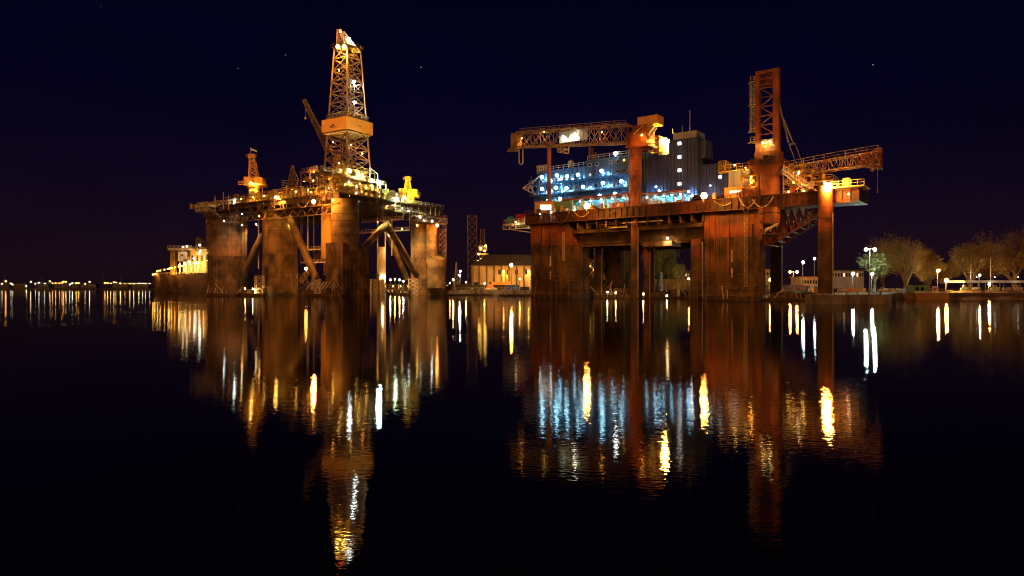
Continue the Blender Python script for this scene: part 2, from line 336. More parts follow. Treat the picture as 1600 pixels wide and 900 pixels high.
# caissons
ck = L.pt(511, 400, v=9); mb = MB(); r = 9 * ck.y / F_; mb.tube((ck.x, ck.y, zpx(405, ck.y)), (ck.x, ck.y, ZB + 2.597), r, n=20)
mb.lattice([(ck.x - .5, ck.y - r - .2, 8), (ck.x + .5, ck.y - r - .2, 8)], [(ck.x - .5, ck.y - r - .2, ZB + 2.597), (ck.x + .5, ck.y - r - .2, ZB + 2.597)], 24, .12, .08, xb=False)
mb.build('caisson', M['orange_rail'], RL)
ck = L.pt(596, 400, u=14); mb = MB(); r = 6 * ck.y / F_; mb.tube((ck.x, ck.y, -2), (ck.x, ck.y, zpx(386, ck.y)), r, n=20); mb.bar((ck.x - r, ck.y, 5), (ck.x - r, ck.y, ZB + 2.597), .4); mb.bar((ck.x + r, ck.y, 5), (ck.x + r, ck.y, ZB + 2.597), .4)
mb.build('caisson', M['cream'], RL)
p0 = L.pt(578, 440, u=12); p1 = L.pt(602, 440, u=12); mb = MB(); mb.box(p0.x, p1.x, p0.y, p0.y + 6, -1, zpx(436, p0.y)); mb.box(p0.x + 1, p1.x - 1, p0.y - .3, p0.y - .003, .5, 3, 0); mb.build('fender_block', M['cream'], RL)
# braces
def brace(pts, r, m='column'):
    mb = MB()
    for a, b in zip(pts, pts[1:]): mb.tube(a, b, r, n=18)
    for p in pts[1:-1]: mb.ball(p, r * 1.02, 14, 8)
    mb.build('brace', M[m], RL)
brace([L.pt(556, 400, u=4), L.pt(604, 350, u=4), L.pt(652, 432, u=4)], 1.35)
brace([L.pt(600, 352, u=22), L.pt(636, 436, u=22)], 1.25)
brace([L.pt(452, 338, v=5), L.pt(494, 436, v=5)], 1.45)
brace([L.pt(410, 366, v=12), L.pt(372, 446, v=12)], 1.35)
brace([L.pt(505, 390, v=24), L.pt(470, 440, v=24)], 1.2, 'column_low')
for px, yb in ((481, 395), (612, 400), (404, 420)):               # thin riser pipes below deck
    p = L.pt(px, yb, v=14 if px < 530 else None, u=None if px < 530 else 14); mb = MB(); mb.tube(p, (p.x, p.y, ZB), .3, n=8); mb.build('riser_pipe', M['cream'], RL)
for (x0, x1, py, vv) in ((472, 508, 390, 16), (470, 512, 410, 20), (560, 640, 362, 30), (566, 630, 345, 20)):   # hanging walkways
    mb = MB(); a = L.pt(x0, py, v=vv); b = L.pt(x1, py, v=vv); a.z = b.z = (a.z + b.z) / 2
    mb.bar(a, b, .5); mb.rail([a, b], 1.2, 2, .1)
    for t in (0, .5, 1): p = a.lerp(b, t); mb.bar(p, (p.x, p.y, ZB), .15)
    mb.build('walkway', M['cream'], RL)
# scaffold wrapped round the left column
mb = MB(); rA = 28 * cA.y / F_ + .8
ring = [cA + V((math.cos(t), math.sin(t), 0)) * rA for t in [math.pi * (1.02 + .96 * i / 13) for i in range(14)]]
for p in ring: mb.bar((p.x, p.y, .5), (p.x, p.y, ZB - 2), .11)
for j in range(15):
    z = 1 + j * 2.05
    for p, q in zip(ring, ring[1:]): mb.bar((p.x, p.y, z), (q.x, q.y, z), .12)
mb.build('scaffold', M['steel'], RL)
for px in (325, 331):
    p = L.pt(px, 400, v=3); mb = MB(); mb.lattice([(p.x - .7, p.y, 1), (p.x + .7, p.y, 1)], [(p.x - .7, p.y, ZB), (p.x + .7, p.y, ZB)], 16, .2, .12, xb=False); mb.build('ladder', M['cream'], RL)
p = L.pt(691, 400, u=1); mb = MB(); mb.lattice([(p.x - 1.5, p.y, 2), (p.x + 1.5, p.y, 2), (p.x + 1.5, p.y + 3, 2), (p.x - 1.5, p.y + 3, 2)], [(p.x - 1.5, p.y, ZB), (p.x + 1.5, p.y, ZB), (p.x + 1.5, p.y + 3, ZB), (p.x - 1.5, p.y + 3, ZB)], 14, .22, .14); mb.build('stair_tower', M['steel'], RL)

# derrick
cd = at(543, 276); DC = V((cd.x, cd.y)); D = Frame(DC, (-.835, .55))
def dq(s, z): return D.ring(-s, s, -s, s, z)
DK = MB(); z0, z1 = 50, 99.5; s0, s1 = 6.4, 3.6
DK.lattice(dq(s0, z0), dq(s1, z1), 11, .62, .30)
DR = DK.build('derrick', M['steel'], RL); tag(DR, 'lattice drilling derrick with a broad orange wind wall belt')
mb = MB()                                                         # inner guide rails, pipe stands and stair inside the derrick
rnd = random.Random(11)
for i in range(16):
    u, v = rnd.uniform(-3.5, 3.5), rnd.uniform(-3.5, 3.5); mb.bar(D.P(u, v, 51), D.P(u * .7, v * .7, 66 if i % 3 else 92), .2)
for j in range(12):
    z = 52 + j * 3.8; s = (s0 + (s1 - s0) * (z - z0) / (z1 - z0)) * .8
    mb.bar(D.P(-s, -s, z), D.P(s, -s * .2, z + 3.6), .26); mb.bar(D.P(s, s, z), D.P(-s, s * .2, z + 3.6), .26)
mb.build('guide_rails', M['steel'], DR)
def sq_panel(s, za, zb, th, k):
    mb = MB(); a = dict(l=(-s, s, -s - th, -s), r=(-s - th, -s, -s - th, s), bk=(-s, s, s, s + th), rr=(s, s + th, -s, s))[k]
    D.box(mb, *a, za, zb); return mb
ZW0, ZW1 = 65.2, 70.2
for k in ('l', 'r', 'bk', 'rr'):
    mb = sq_panel(7.0, ZW0, ZW1, .25, k)
    if k == 'l':                                                  # the small dark emblem with two lines of lettering
        D.box(mb, -.6, 2.4, -7.29, -7.253, 67.0, 67.35, 1); D.box(mb, -1.6, 2.2, -7.29, -7.253, 66.5, 66.75, 1); mb.prism([D.P(-.2, -7.253, 67.5), D.P(1.4, -7.253, 67.5), D.P(.5, -7.253, 68.1)], [D.P(-.2, -7.29, 67.5), D.P(1.4, -7.29, 67.5), D.P(.5, -7.29, 68.1)], 1)
    if k == 'r':
        D.box(mb, -7.29, -7.253, -1.5, .9, 67.2, 67.4, 1); D.box(mb, -7.29, -7.253, -.9, .2, 67.7, 67.95, 1)
    mb.build('wind_wall', [M['orange_rail'], M['mark']], DR)
for z, s in ((64.6, 6.4), (71, 5.9), (99.6, 4.6)):
    mb = MB(); D.box(mb, -s, s, -s, s, z, z + .25); mb.rail(dq(s, z + .25) + [dq(s, z + .25)[0]], 1.2, 2, .1); mb.build('platform', M['cream'] if z < 90 else M['steel'], DR)
mb = MB()                                                         # slanting crown frame
tipL, tipR = at(530, 274, 46), at(560, 277, 76)
b4 = dq(3.4, 99.8)
t4 = [tipL + V((-.8, 0, 0)), tipL + V((.8, 0, 0)), tipL + V((.8, 2, 0)), tipL + V((-.8, 2, 0))]
mb.lattice([at(526, 273, 76), at(540, 271, 78), at(543, 277, 78), at(530, 279, 76)], t4, 4, .4, .25)
mb.lattice([at(552, 273, 82), at(563, 275, 82), at(563, 279, 82), at(552, 281, 82)], [at(534, 273, 52), at(537, 273, 49), at(537, 276, 49), at(534, 276, 52)], 5, .4, .25)
mb.build('crown_frame', M['cream'], DR)
lamp(DR, at(528, 268, 73), GOLD, 55, .75, False); lamp(DR, at(538, 267, 73), GOLD, 55, .75, False)
lamp(DR, at(531, 273, 47.5), RED, 40, .35, False); lamp(DR, at(545, 271, 61), WHITE, 45, .6, False)
for px, py in ((553, 128), (554, 160)): lamp(DR, at(px, 272, py), WHITE, 60, .55, False)
for px, py, c in ((530, 110, SOD), (547, 178, GOLD), (520, 222, SOD), (548, 226, GOLD), (566, 240, SOD), (530, 255, GOLD)):
    lamp(DR, at(px, 273, py), c, 60, .35, False)

# modules of stacked floors, tanks and cabinets
def module(F, u0, u1, v0, v1, z0, nl, lh, seed, mats=('yellow', 'cream', 'steel'), tag_=None):
    rnd = random.Random(seed); mb = MB()
    for z in [z0 + i * lh for i in range(nl + 1)]:
        F.box(mb, u0, u1, v0, v1, z - .2, z); mb.rail(F.ring(u0, u1, v0, v1, z) + [F.P(u0, v0, z)], 1.15, 1.8, .1)
    nu = max(1, round((u1 - u0) / 5)); nv = max(1, round((v1 - v0) / 5))
    for i in range(nu + 1):
        for j in range(nv + 1):
            u, v = u0 + (u1 - u0) * i / nu, v0 + (v1 - v0) * j / nv; mb.bar(F.P(u, v, z0), F.P(u, v, z0 + nl * lh), .3)
    for i in range(nu):
        for k in range(nl):
            if rnd.random() < .5: mb.bar(F.P(u0 + (u1 - u0) * i / nu, v0, z0 + k * lh), F.P(u0 + (u1 - u0) * (i + 1) / nu, v0, z0 + (k + 1) * lh), .2)
    md = mb.build('equipment_module', M[mats[2]], RL if F in (L, D) else RR)
    for k in range(nl):                                           # work lights under each floor
        for i in range(max(1, round((u1 - u0) / 8))):
            q = rnd.choice([GOLD, GOLD, SOD, WARM]) if mats[0] == 'yellow' else rnd.choice([SOD, GOLD, WHITE])
            lamp(md, F.P(u0 + (u1 - u0) * (i + rnd.uniform(.3, .7)) / max(1, round((u1 - u0) / 8)), v0 + .5, z0 + (k + 1) * lh - .55), q, 34, .3, False, (.05, .7, -1))
    for k in range(nl + 1):
        for i in range(max(2, int((u1 - u0) * (v1 - v0) / 42))):
            u, v = rnd.uniform(u0 + 1, u1 - 1.5), rnd.uniform(v0 + .6, v1 - 1.5); z = z0 + k * lh; h = min(lh * .8, rnd.uniform(.9, 2.6)); mm = M[rnd.choice(mats)]
            mb = MB(); q = rnd.random()
            if q < .55:
                a, b = rnd.uniform(.8, 2.4), rnd.uniform(.8, 2.2); F.box(mb, u, u + a, v, v + b, z + .02, z + h); F.box(mb, u - .08, u + a + .08, v - .08, v + b + .08, z + h, z + h + .12); F.box(mb, u + .2, u + a - .2, v - .06, v - .003, z + .3, z + h - .3); nm = 'cabinet'
            elif q < .8:
                r = rnd.uniform(.5, 1); mb.tube(F.P(u, v, z), F.P(u, v, z + h), r, n=14); mb.ball(F.P(u, v, z + h), r * .99, 14, 8, sc=(1, 1, .35)); nm = 'tank'
            else:
                r = rnd.uniform(.15, .35)
                for w_ in range(3): mb.tube(F.P(u + w_ * .8, v, z + h), F.P(u + w_ * .8 + rnd.uniform(-.5, 3), v, z + h), r, n=8); mb.tube(F.P(u + w_ * .8, v, z), F.P(u + w_ * .8, v, z + h + r), r, n=8)
                nm = 'pipework'
            mb.build(nm, mm, md)
    return md
YC = ('yellow', 'cream', 'yellow'); SC = ('steel', 'cream', 'steel')
def LU(px, v): return L.u_at(px, v)
module(L, 1, LU(500, 1), 1, 22, ZT, 2, 3.2, 1, YC)                # front corner stacks below the drill floor
module(D, -7.6, 7.6, -7.6, 7.6, ZT, 3, 4.1, 2, YC)               # substructure
module(L, LU(500, 2), LU(470, 2), 2, 14, ZT, 3, 3.4, 3, SC)
module(L, LU(468, 1), LU(425, 1), 1, 16, ZT, 1, 3.2, 4, YC)
module(L, LU(423, 1), LU(386, 1), 1, 16, ZT, 1, 3.0, 5, YC)
module(L, LU(384, 1), LU(352, 1), 0, 16, ZT, 1, 2.6, 6, SC)
module(L, LU(350, 0), LU(312, 0), -1, 16, ZT - 2, 1, 3.2, 7, SC)
module(L, 1, 12, L.v_at(575, 1), L.v_at(603, 1), ZT, 2, 3.2, 8, YC)
module(L, 1, 12, L.v_at(604, 1), L.v_at(640, 1), ZT, 1, 2.6, 9, ('cream', 'yellow', 'cream'))
module(L, 0, 11, L.v_at(642, 0), L.v_at(676, 0), ZT - 2.5, 1, 2.6, 10, ('cream', 'steel', 'steel'))
module(L, -3, 7, L.v_at(660, 0), L.v_at(699, -3), ZB - 2.2, 1, 2.4, 12, ('cream', 'yellow', 'steel'))
rnd = random.Random(33)
for i in range(26):                                               # long pipe runs over the deck
    v = rnd.uniform(1, 18); u = rnd.uniform(2, UE - 18); z = ZT + rnd.uniform(.6, 5); ln = rnd.uniform(6, 18); mb = MB(); r = rnd.uniform(.12, .3)
    mb.tube(L.P(u, v, z), L.P(u + ln, v, z), r, n=8)
    for t in (0, .5, 1): mb.bar(L.P(u + ln * t, v, ZT), L.P(u + ln * t, v, z), .16)
    mb.build('pipe_run', M[rnd.choice(['yellow', 'cream', 'steel', 'white'])], RL)
mb = MB()                                                         # drill floor house walls
D.box(mb, -6.9, 6.9, -6.9, -6.7, 42, 49.6); D.box(mb, -6.9, -6.7, -6.69, 2, 42, 47); mb.build('drill_floor_wall', M['yellow'], RL)
for k, px in enumerate((561, 567, 573, 580)):                     # yellow vertical tanks right of the substructure
    p = at(px, 268); mb = MB(); mb.tube((p.x, p.y, ZT), (p.x, p.y, zpx(268 + 4 * k, 268)), .85, n=14); mb.ball((p.x, p.y, zpx(268 + 4 * k, 268)), .84, 14, 6, sc=(1, 1, .5)); mb.build('tank', M['yellow'], RL)
rnd = random.Random(57)
for i in range(46):
    left = i % 2; q = rnd.uniform(1, 34) if left else rnd.uniform(2, 40); h = rnd.uniform(1, 4.6); a = rnd.uniform(.5, 1.8)
    (u, v) = (q, rnd.uniform(-.7, .3)) if left else (rnd.uniform(-.7, .3), q); mb = MB(); kd = rnd.random()
    if kd < .4: L.box(mb, u, u + a, v, v + .9, ZT + .12, ZT + h * .6); L.box(mb, u - .06, u + a + .06, v - .06, v + .96, ZT + h * .6, ZT + h * .6 + .12); nm = 'cabinet'
    elif kd < .75: mb.tube(L.P(u, v, ZT), L.P(u, v, ZT + h * 1.6), rnd.uniform(.12, .4), n=10); mb.tube(L.P(u, v, ZT + h), L.P(u + (2 if left else 0), v + (0 if left else 2), ZT + h), .14, n=8); nm = 'standpipe'
    else: mb.tube(L.P(u, v, ZT + .5), L.P(u, v, ZT + h * .8), a * .5, n=12); mb.ball(L.P(u, v, ZT + h * .8), a * .49, 12, 6, sc=(1, 1, .5)); nm = 'tank'
    mb.build(nm, M[rnd.choice(['yellow', 'yellow', 'cream', 'steel', 'orange_rail'])], RL)
# overhanging left platform
mb = MB(); u0, u1 = LU(345, 0), LU(306, -6); L.box(mb, u0, u1, -6, 12, zpx(326, 292), zpx(326, 292) + .5)
za = zpx(326, 292)
for i in range(7):
    u = u0 + (u1 - u0) * i / 6; mb.bar(L.P(u, -6, za), L.P(min(u, UE), 0, za - 4), .25); mb.bar(L.P(u, -6, za), L.P(u, -6, za - 1.8), .2); mb.bar(L.P(u, -6, za - 1.8), L.P(u - 2.2, -6, za), .2)
mb.bar(L.P(u0, -6, za - 1.8), L.P(u1, -6, za - 1.8), .25); mb.rail([L.P(u0, -6, za + .5), L.P(u1, -6, za + .5), L.P(u1, 12, za + .5)], 1.3, 1.8, .12)
pl = mb.build('overhang_platform', M['cream'], RL)
for i, px in enumerate((302, 308, 318, 330, 340)):
    p = L.pt(px, 316, v=0); mb = MB(); b = LU(px, 0)
    if i in (1, 3): mb.ball((p.x, p.y, za + 1.5), 1.1, 14, 8); mb.tube((p.x, p.y, za + .5), (p.x, p.y, za + 1.3), .5, n=10); mb.build('buoy_drum', M['cream'], pl)
    else: L.box(mb, b - .9, b + .9, -1, 1, za + .5, za + 2.6); L.box(mb, b - 1, b + 1, -1.1, 1.1, za + 2.6, za + 2.75); mb.build('locker', M['cream'], pl)

# cranes of the left rig
def pedestal_crane(px, Y, py_base, py_mast, wmast, tilt, m, seed, flag=False):
    k = Y / F_; base = at(px, Y); zb_, zm, zt_ = zpx(py_base, Y), zpx(py_base - 14, Y), zpx(py_mast, Y)
    mb = MB(); mb.tube((base.x, base.y, ZT), (base.x, base.y, zb_), 2.2, n=18); mb.tube((base.x, base.y, zb_ - .8), (base.x, base.y, zb_), 2.8, n=18)
    cr = mb.build('crane', M[m], RL)
    mb = MB(); mb.box(base.x - 3.6, base.x + 4.6, base.y - 2.4, base.y + 3, zb_ + .02, zb_ + 1); mb.box(base.x - 3.4, base.x - .4, base.y - 2.5, base.y, zb_ + 1, zb_ + 3.6); mb.box(base.x + .6, base.x + 4.2, base.y - 2, base.y + 2, zb_ + 1, zb_ + 3.4)
    mb.rail([(base.x - 5.6, base.y - 2.6, zb_ + .5), (base.x + 5.6, base.y - 2.6, zb_ + .5)], 1.2, 1.6, .12); mb.bar((base.x - 5.6, base.y - 2.6, zb_ + .4), (base.x + 5.6, base.y - 2.6, zb_ + .4), .3)
    mb.build('cab', M[m], cr)
    mb = MB(); top = V((base.x + tilt * k, base.y, zt_)); hw = wmast / 2 * k
    mb.lattice([(base.x - hw * 1.15, base.y - 1.6, zm - 2.5), (base.x + hw * 1.5, base.y - 1.6, zm - 2.5), (base.x + hw * 1.5, base.y + 1.6, zm - 2.5), (base.x - hw * 1.15, base.y + 1.6, zm - 2.5)],
               [top + V((-hw * .6, -.8, 0)), top + V((hw * .6, -.8, 0)), top + V((hw * .6, .8, 0)), top + V((-hw * .6, .8, 0))], 4, .34, .18)
    mb.box(top.x - hw * .9, top.x + hw * .9, top.y - 1, top.y + 1, zt_, zt_ + 1.6); mb.rail([top + V((-hw * 1.4, -1.1, 0)), top + V((hw * 1.4, -1.1, 0))], 1.2, 1.4, .14)
    mb.build('mast', M[m], cr)
    if flag:
        mb = MB(); mb.bar(top + V((-.6, 0, 1.6)), top + V((-.6, 0, 4.4)), .12)
        f0 = top + V((-.5, 0, 4.2)); mb.prism([f0, f0 + V((2.4, .2, -1.1)), f0 + V((2.4, .2, -1.7)), f0 + V((0, 0, -.8))], [f0 + V((0, .05, 0)), f0 + V((2.4, .25, -1.1)), f0 + V((2.4, .25, -1.7)), f0 + V((0, .05, -.8))])
        mb.build('flag', M['white'], cr)
    return cr
c1 = pedestal_crane(397, 285, 291, 247, 11, -3, 'orange_rail', 1, True)
c2 = pedestal_crane(637, 288, 309, 282, 9, 0, 'yellow', 2)
p = at(458, 278); mb = MB(); top = at(457, 278, 262)               # third crane: pyramid gantry
mb.lattice([at(447, 276, 300), at(466, 276, 300), at(466, 281, 300), at(449, 281, 300)], [at(455.5, 277, 262), at(458.5, 277, 262), at(458.5, 279, 262), at(455.5, 279, 262)], 4, .45, .22)
mb.tube(at(457, 278, 300), at(457, 278, 268), .8, .5, n=10); mb.ball(top, .9, 10, 6)
cr = mb.build('crane', M['steel'], RL); mb = MB(); mb.bar(at(464, 277, 300), at(466, 277, 279), .35); mb.bar(at(466, 277, 279), at(457.5, 277, 262), .2)
for q in range(5): mb.bar(at(440, 277, 282 + 3.5 * q), at(452, 277, 283 + 3.5 * q), .18)
mb.build('boom', M['cream'], cr)
a, b = at(515, 282, 238), at(475, 284, 156); mb = MB(); d = (b - a).normalized(); nx = d.cross(V((0, 1, 0))).normalized() * 1.3   # raised boom behind derrick
mb.tube((a.x + 3, a.y, ZT), (a.x + 3, a.y, a.z - 1), 1.6, n=14); cr = mb.build('crane', M['steel'], RL)
mb = MB(); mb.lattice([a - nx + V((0, -1, 0)), a + nx + V((0, -1, 0)), a + nx + V((0, 1, 0)), a - nx + V((0, 1, 0))], [b - nx * .5 + V((0, -.5, 0)), b + nx * .5 + V((0, -.5, 0)), b + nx * .5 + V((0, .5, 0)), b - nx * .5 + V((0, .5, 0))], 13, .28, .15)
mb.build('boom', M['steel'], cr)
mb = MB(); h = b + V((.6, -.2, -.5)); mb.bar(h, h + V((0, 0, -7)), .14); mb.ball(h + V((0, 0, -7.3)), .55, 8, 6); mb.build('hook_block', M['cream'], cr)
mb = MB(); a = at(578, 268, 262); mb.bar(at(578, 268, 310), a, .3); mb.bar(a, at(590, 268, 272), .3); mb.bar(at(590, 268, 272), at(590, 268, 300), .3); mb.build('davit', M['white'], RL)
for px in (673, 680, 686):
    p = L.pt(px, 336, u=0); mb = MB(); mb.tube((p.x, p.y, ZB), (p.x, p.y, zpx(323 if px < 684 else 330, p.y)), .35, n=8); mb.build('vent_post', M['cream'], RL)
p = L.pt(493, 268, v=3)
for px, pt_, pb in ((494, 258, 272), (484, 264, 275), (410, 292, 300), (357, 304, 318), (349, 300, 316), (336, 306, 320)):
    mb = MB(); mb.tube(at(px, 272, pb + 10), at(px, 272, pt_), .18, n=6); mb.build('mast', M['cream'], RL)

for px, py, v, c in ((452, 350, 8, SOD), (520, 332, 3, GOLD), (378, 352, 3, SOD), (400, 350, 16, WARM)): lamp(RL, L.pt(px, py, v=v), c, 170, .38, True, (0, .3, -1))
for px, py, u, c in ((590, 346, 5, SOD), (628, 358, 5, SOD), (652, 352, 0, GOLD), (610, 362, 20, WARM)): lamp(RL, L.pt(px, py, u=u), c, 170, .38, True, (0, .3, -1))
def fill_beam(parent, p, target, c, W, ang):  # added fill spot with no lamp body, brightens its target
    d = bpy.data.lights.new('flood_or_fill_beam', 'SPOT'); d.energy = W; d.color = c; d.spot_size = R_(ang); d.spot_blend = .6; d.shadow_soft_size = .25
    o = bpy.data.objects.new('flood_or_fill_beam', d); col.objects.link(o); o.parent = parent; p = V(p)
    o.location = p - LOC[parent.name]; o.rotation_euler = (V(target) - p).to_track_quat('-Z', 'Y').to_euler()
ww = D.P(-7, -7, 67.5)
fill_beam(RL, L.P(16, -7.5, ZT + 1.5), D.P(0, -7, 67.5), (1, .5, .1), 60000, 38)
fill_beam(RL, L.P(-8, 14, ZT + 1.5), D.P(-7, 1, 67.5), (1, .6, .1), 80000, 38)
fill_beam(RL, L.P(-6, 34, ZT + 1), at(637, 288, 300), (1, .85, .04), 60000, 50)
fill_beam(RL, L.P(40, -8, ZT + 1), at(397, 285, 268), (1, .5, .08), 9000, 50)
# lamps of the left rig (deck edge lamps stand off the edge on brackets)
for px, py, v, c, E, r in ((490, 315, -6, SOD, 330, .62), (431, 308, -3, GOLD, 160, .5), (455, 313, -1, GOLD, 120, .45), (470, 312, -1, WHITE, 90, .4), (366, 315, -2, WHITE, 110, .5),
        (366, 320, -2, WHITE, 60, .5), (412, 314, 0, GOLD, 90, .4), (398, 311, 0, GOLD, 70, .38), (388, 321, -1, SOD, 60, .35), (345, 327, -3, WHITE, 40, .35), (378, 334, -3, WHITE, 45, .35), (405, 338, -3.5, SOD, 60, .35), (350, 345, -3, WHITE, 40, .3), (475, 283, 0, SOD, 50, .35), (486, 300, 0, SOD, 60, .35), (478, 420, 12, SOD, 160, .6), (505, 300, 0, GOLD, 80, .35), (515, 300, -1, GOLD, 80, .35)):
    lamp(RL, L.pt(px, py, v=v if E > 150 or py > 335 else v + 3.2), c, E, r)
for px, py, u, c, E, r in ((683, 352, -7, SOD, 260, .55), (675, 346, -5, WHITE, 100, .45), (618, 311, -2, GREEN, 200, .6), (638, 330, -2, WHITE, 60, .4), (628, 326, -2, GREEN, 60, .4), (605, 322, -1, GOLD, 80, .4), (590, 318, -2, GOLD, 90, .4), (575, 314, -2, GOLD, 90, .4), (655, 334, -2, WHITE, 60, .35), (560, 309, -2, GOLD, 80, .35), (545, 306, -3, GOLD, 90, .35), (645, 318, -1, GREEN, 90, .35), (633, 308, -6, GREEN, 90, .4), (598, 431, 8, WARM, 140, .5)):
    lamp(RL, L.pt(px, py, u=u if E > 150 else u + 3.2), c, E, r)
for px, py, Y, c, E, r in ((392, 286, 280, GOLD, 120, .5), (546, 267, 263, WHITE, 200, .7), (546, 284, 263, WHITE, 90, .6), (592, 285, 266, CYAN, 330, .65), (527, 283, 264, GOLD, 80, .4), (511, 268, 266, GREEN, 70, .45), (560, 275, 262, GOLD, 90, .4), (572, 293, 262, GOLD, 120, .4), (540, 298, 262, GOLD, 90, .4), (556, 302, 262, GOLD, 90, .35), (457, 296, 274, SOD, 40, .35), (383, 451, 270, WARM, 110, .33), (395, 451, 270, WARM, 110, .33), (520, 312, 244, GOLD, 50, .35)):
    lamp(RL, at(px, Y, py), c, E, r)

# ================================================================ RIGHT RIG
R = Frame(at(868, 200).xy, (.795, -.606))
RR = thing('crane_rig', R.P(25, 15, 0), 'orange rig on square columns with blue lit living quarters and two cranes', 'offshore rig')
HB, HD0, HD1 = 15.6, 21.9, 25.0
def RU(px, v=0): return R.u_at(px, v)
def ribbed(F, x0, x1, yt, yb, v, d, m, step, name, parent, rib=.12, mats=None, cap=True):
    mb = MB(); u0, u1, zb, zt = F.block(mb, x0, x1, yt, yb, v, d)
    k = max(2, round((u1 - u0) / step))
    for i in range(k + 1):
        u = u0 + (u1 - u0) * i / k; F.box(mb, u - step * .24, u + step * .24, v - rib * 1.7, v - .002, zb, zt - .05)
    k = max(2, round(d / step))
    for i in range(k + 1):
        q = v + d * i / k; F.box(mb, u1 + .002, u1 + rib, q - .09, q + .09, zb, zt - .05); F.box(mb, u0 - rib, u0 - .002, q - .09, q + .09, zb, zt - .05)
    if cap: F.box(mb, u0 - .2, u1 + .2, v - .2, v + d + .2, zt, zt + .22)
    return mb.build(name, mats or M[m], parent), (u0, u1, zb, zt)
for x0, x1, v0 in ((830, 891, 0), (1101, 1187, 0), (0, 0, 30), (1, 1, 30)):
    if x1 > 5: u0, u1 = RU(x0), RU(x1); keep = (u0, u1) if x0 < 900 else keep2 if False else (u0, u1)
    else: u0, u1 = (RU(830) + 2, RU(891)) if x0 == 0 else (RU(1106, 30), RU(1146, 30))
    d = {1: 5, 1101: 4.5}.get(x0, 11)
    mb = MB(); R.box(mb, u0, u1, v0, v0 + d, -3, HB)
    for k in range(9):
        u = u0 + (u1 - u0) * (k + .5) / 9; R.box(mb, u - .07, u + .07, v0 - .12, v0 - .003, 1, HB - .5)
    for k in range(4):
        q = v0 + d * (k + .5) / 4; R.box(mb, u1 + .003, u1 + .12, q - .07, q + .07, 1, HB - .5)
    for z in (4, 9): R.box(mb, u0 - .15, u1 + .15, v0 - .22, v0 - .125, z, z + .3)
    R.box(mb, u0 + (u1 - u0) * .5, u0 + (u1 - u0) * .5 + .35, v0 - .3, v0 - .13, 9.4, 12.4, 1); R.box(mb, u0 + (u1 - u0) * .5, u0 + (u1 - u0) * .5 + .35, v0 - .3, v0 - .13, 5.6, 7.8, 1)
    R.box(mb, u0 - .03, u1 + .14, v0 - .14, v0 + d - .05, -2.9, .98, 2)
    cl = mb.build('column', [M['rust'], M['cream'], M['dark']], RR)
    mb = MB(); R.box(mb, u0 - .1, u1 + .1, v0 - .1, v0 + d + .1, HB + .003, HD0 - .003)
    for k in range(12):
        u = u0 + (u1 - u0) * k / 11; R.box(mb, u - .06, u + .06, v0 - .2, v0 - .103, HB + .3, HD0 - .2)
    mb.build('column_head', M['orange'], cl)
uL, uF1, uF2a, uF2 = RU(822, -1.5), RU(891), RU(1101), RU(1187)
uR = RU(1342, -1.5)
mb = MB(); R.box(mb, uL, uF2 + 1.5, -1.5, 42, HD0, HD1); R.box(mb, uF2 + 1.503, uR, -1.5, 9, HD0 + .4, HD1)
for i in range(52):
    u = uL + (uR - uL) * i / 51; R.box(mb, u - .12, u + .12, -1.85, -1.503, HD0 + .3, HD1 - .3)
R.box(mb, uL, uR, -2.1, -1.503, HD1 - .3, HD1 + .02); R.box(mb, uL, uR, -2.1, -1.503, HD0 + .0, HD0 + .3)
mb.build('deck', M['deck_shaded'], RR)
mb = MB(); R.box(mb, uF1 - 6, uF2a + 4, 5, 38, HB + .2, HD0 - .003)
for i in range(14):
    u = uF1 + (uF2a - uF1) * i / 13; R.box(mb, u - .2, u + .2, -1, 4.99, HD0 - 2.2, HD0 - .003)
for i in range(9): R.box(mb, uF1 + .1, uF2a - .1, 5.5 + i * 3.5, 5.8 + i * 3.5, HB - .5, HB + .197)
R.box(mb, uF1 + .05, uF2a - .05, 1, 1.4, HD0 - 3.2, HD0 - 2.203)
mb.build('lower_hull', M['rust'], RR)
mb = MB(); R.box(mb, RU(1017, 8), RU(1062, 8), 3, 9, zpx(387, 190), zpx(380, 190)); mb.rail([R.P(RU(1010, 3), 3, zpx(380, 190)), R.P(RU(1062, 3), 3, zpx(380, 190))], 1.2, 1.6, .1)
for px in (1018, 1040, 1060): mb.bar(R.P(RU(px, 4), 4, zpx(380, 190)), R.P(RU(px, 4), 4, HB + .5), .2)
mb.build('walkway', M['steel'], RR)
# round legs
def leg(px, v, r, ztop, zband, name='leg'):
    p = R.P(RU(px, v), v, 0); mb = MB()
    mb.tube((p.x, p.y, zband), (p.x, p.y, ztop), r, n=24); mb.tube((p.x, p.y, -3), (p.x, p.y, zband - .003), r * 1.02, n=24, m=1)
    for z in (zband + 3, zband - 5, 4): mb.tube((p.x, p.y, z - .1), (p.x, p.y, z + .1), r * 1.07, n=24, m=1)
    mb.bar((p.x + r * .6, p.y - r * .95, .5), (p.x + r * .6, p.y - r * .95, zband + 4), .14, 2)
    return mb.build(name, [M['orange'], M['rust'], M['cream']], RR)
leg(992, .6, 1.05, HD0 - .01, zpx(378, 186)); leg(1011, 9, 1.0, HB + .2, 10); leg(1018, 24, 1.0, HB + .2, 10); leg(1089, 6, 1.6, HB + .2, 11); leg(1290, -3.6, 1.55, HD1 + .6, HB)
leg(1213, 40, 1.7, HD0, 14); leg(935, 20, 1.4, HB + .2, 11)
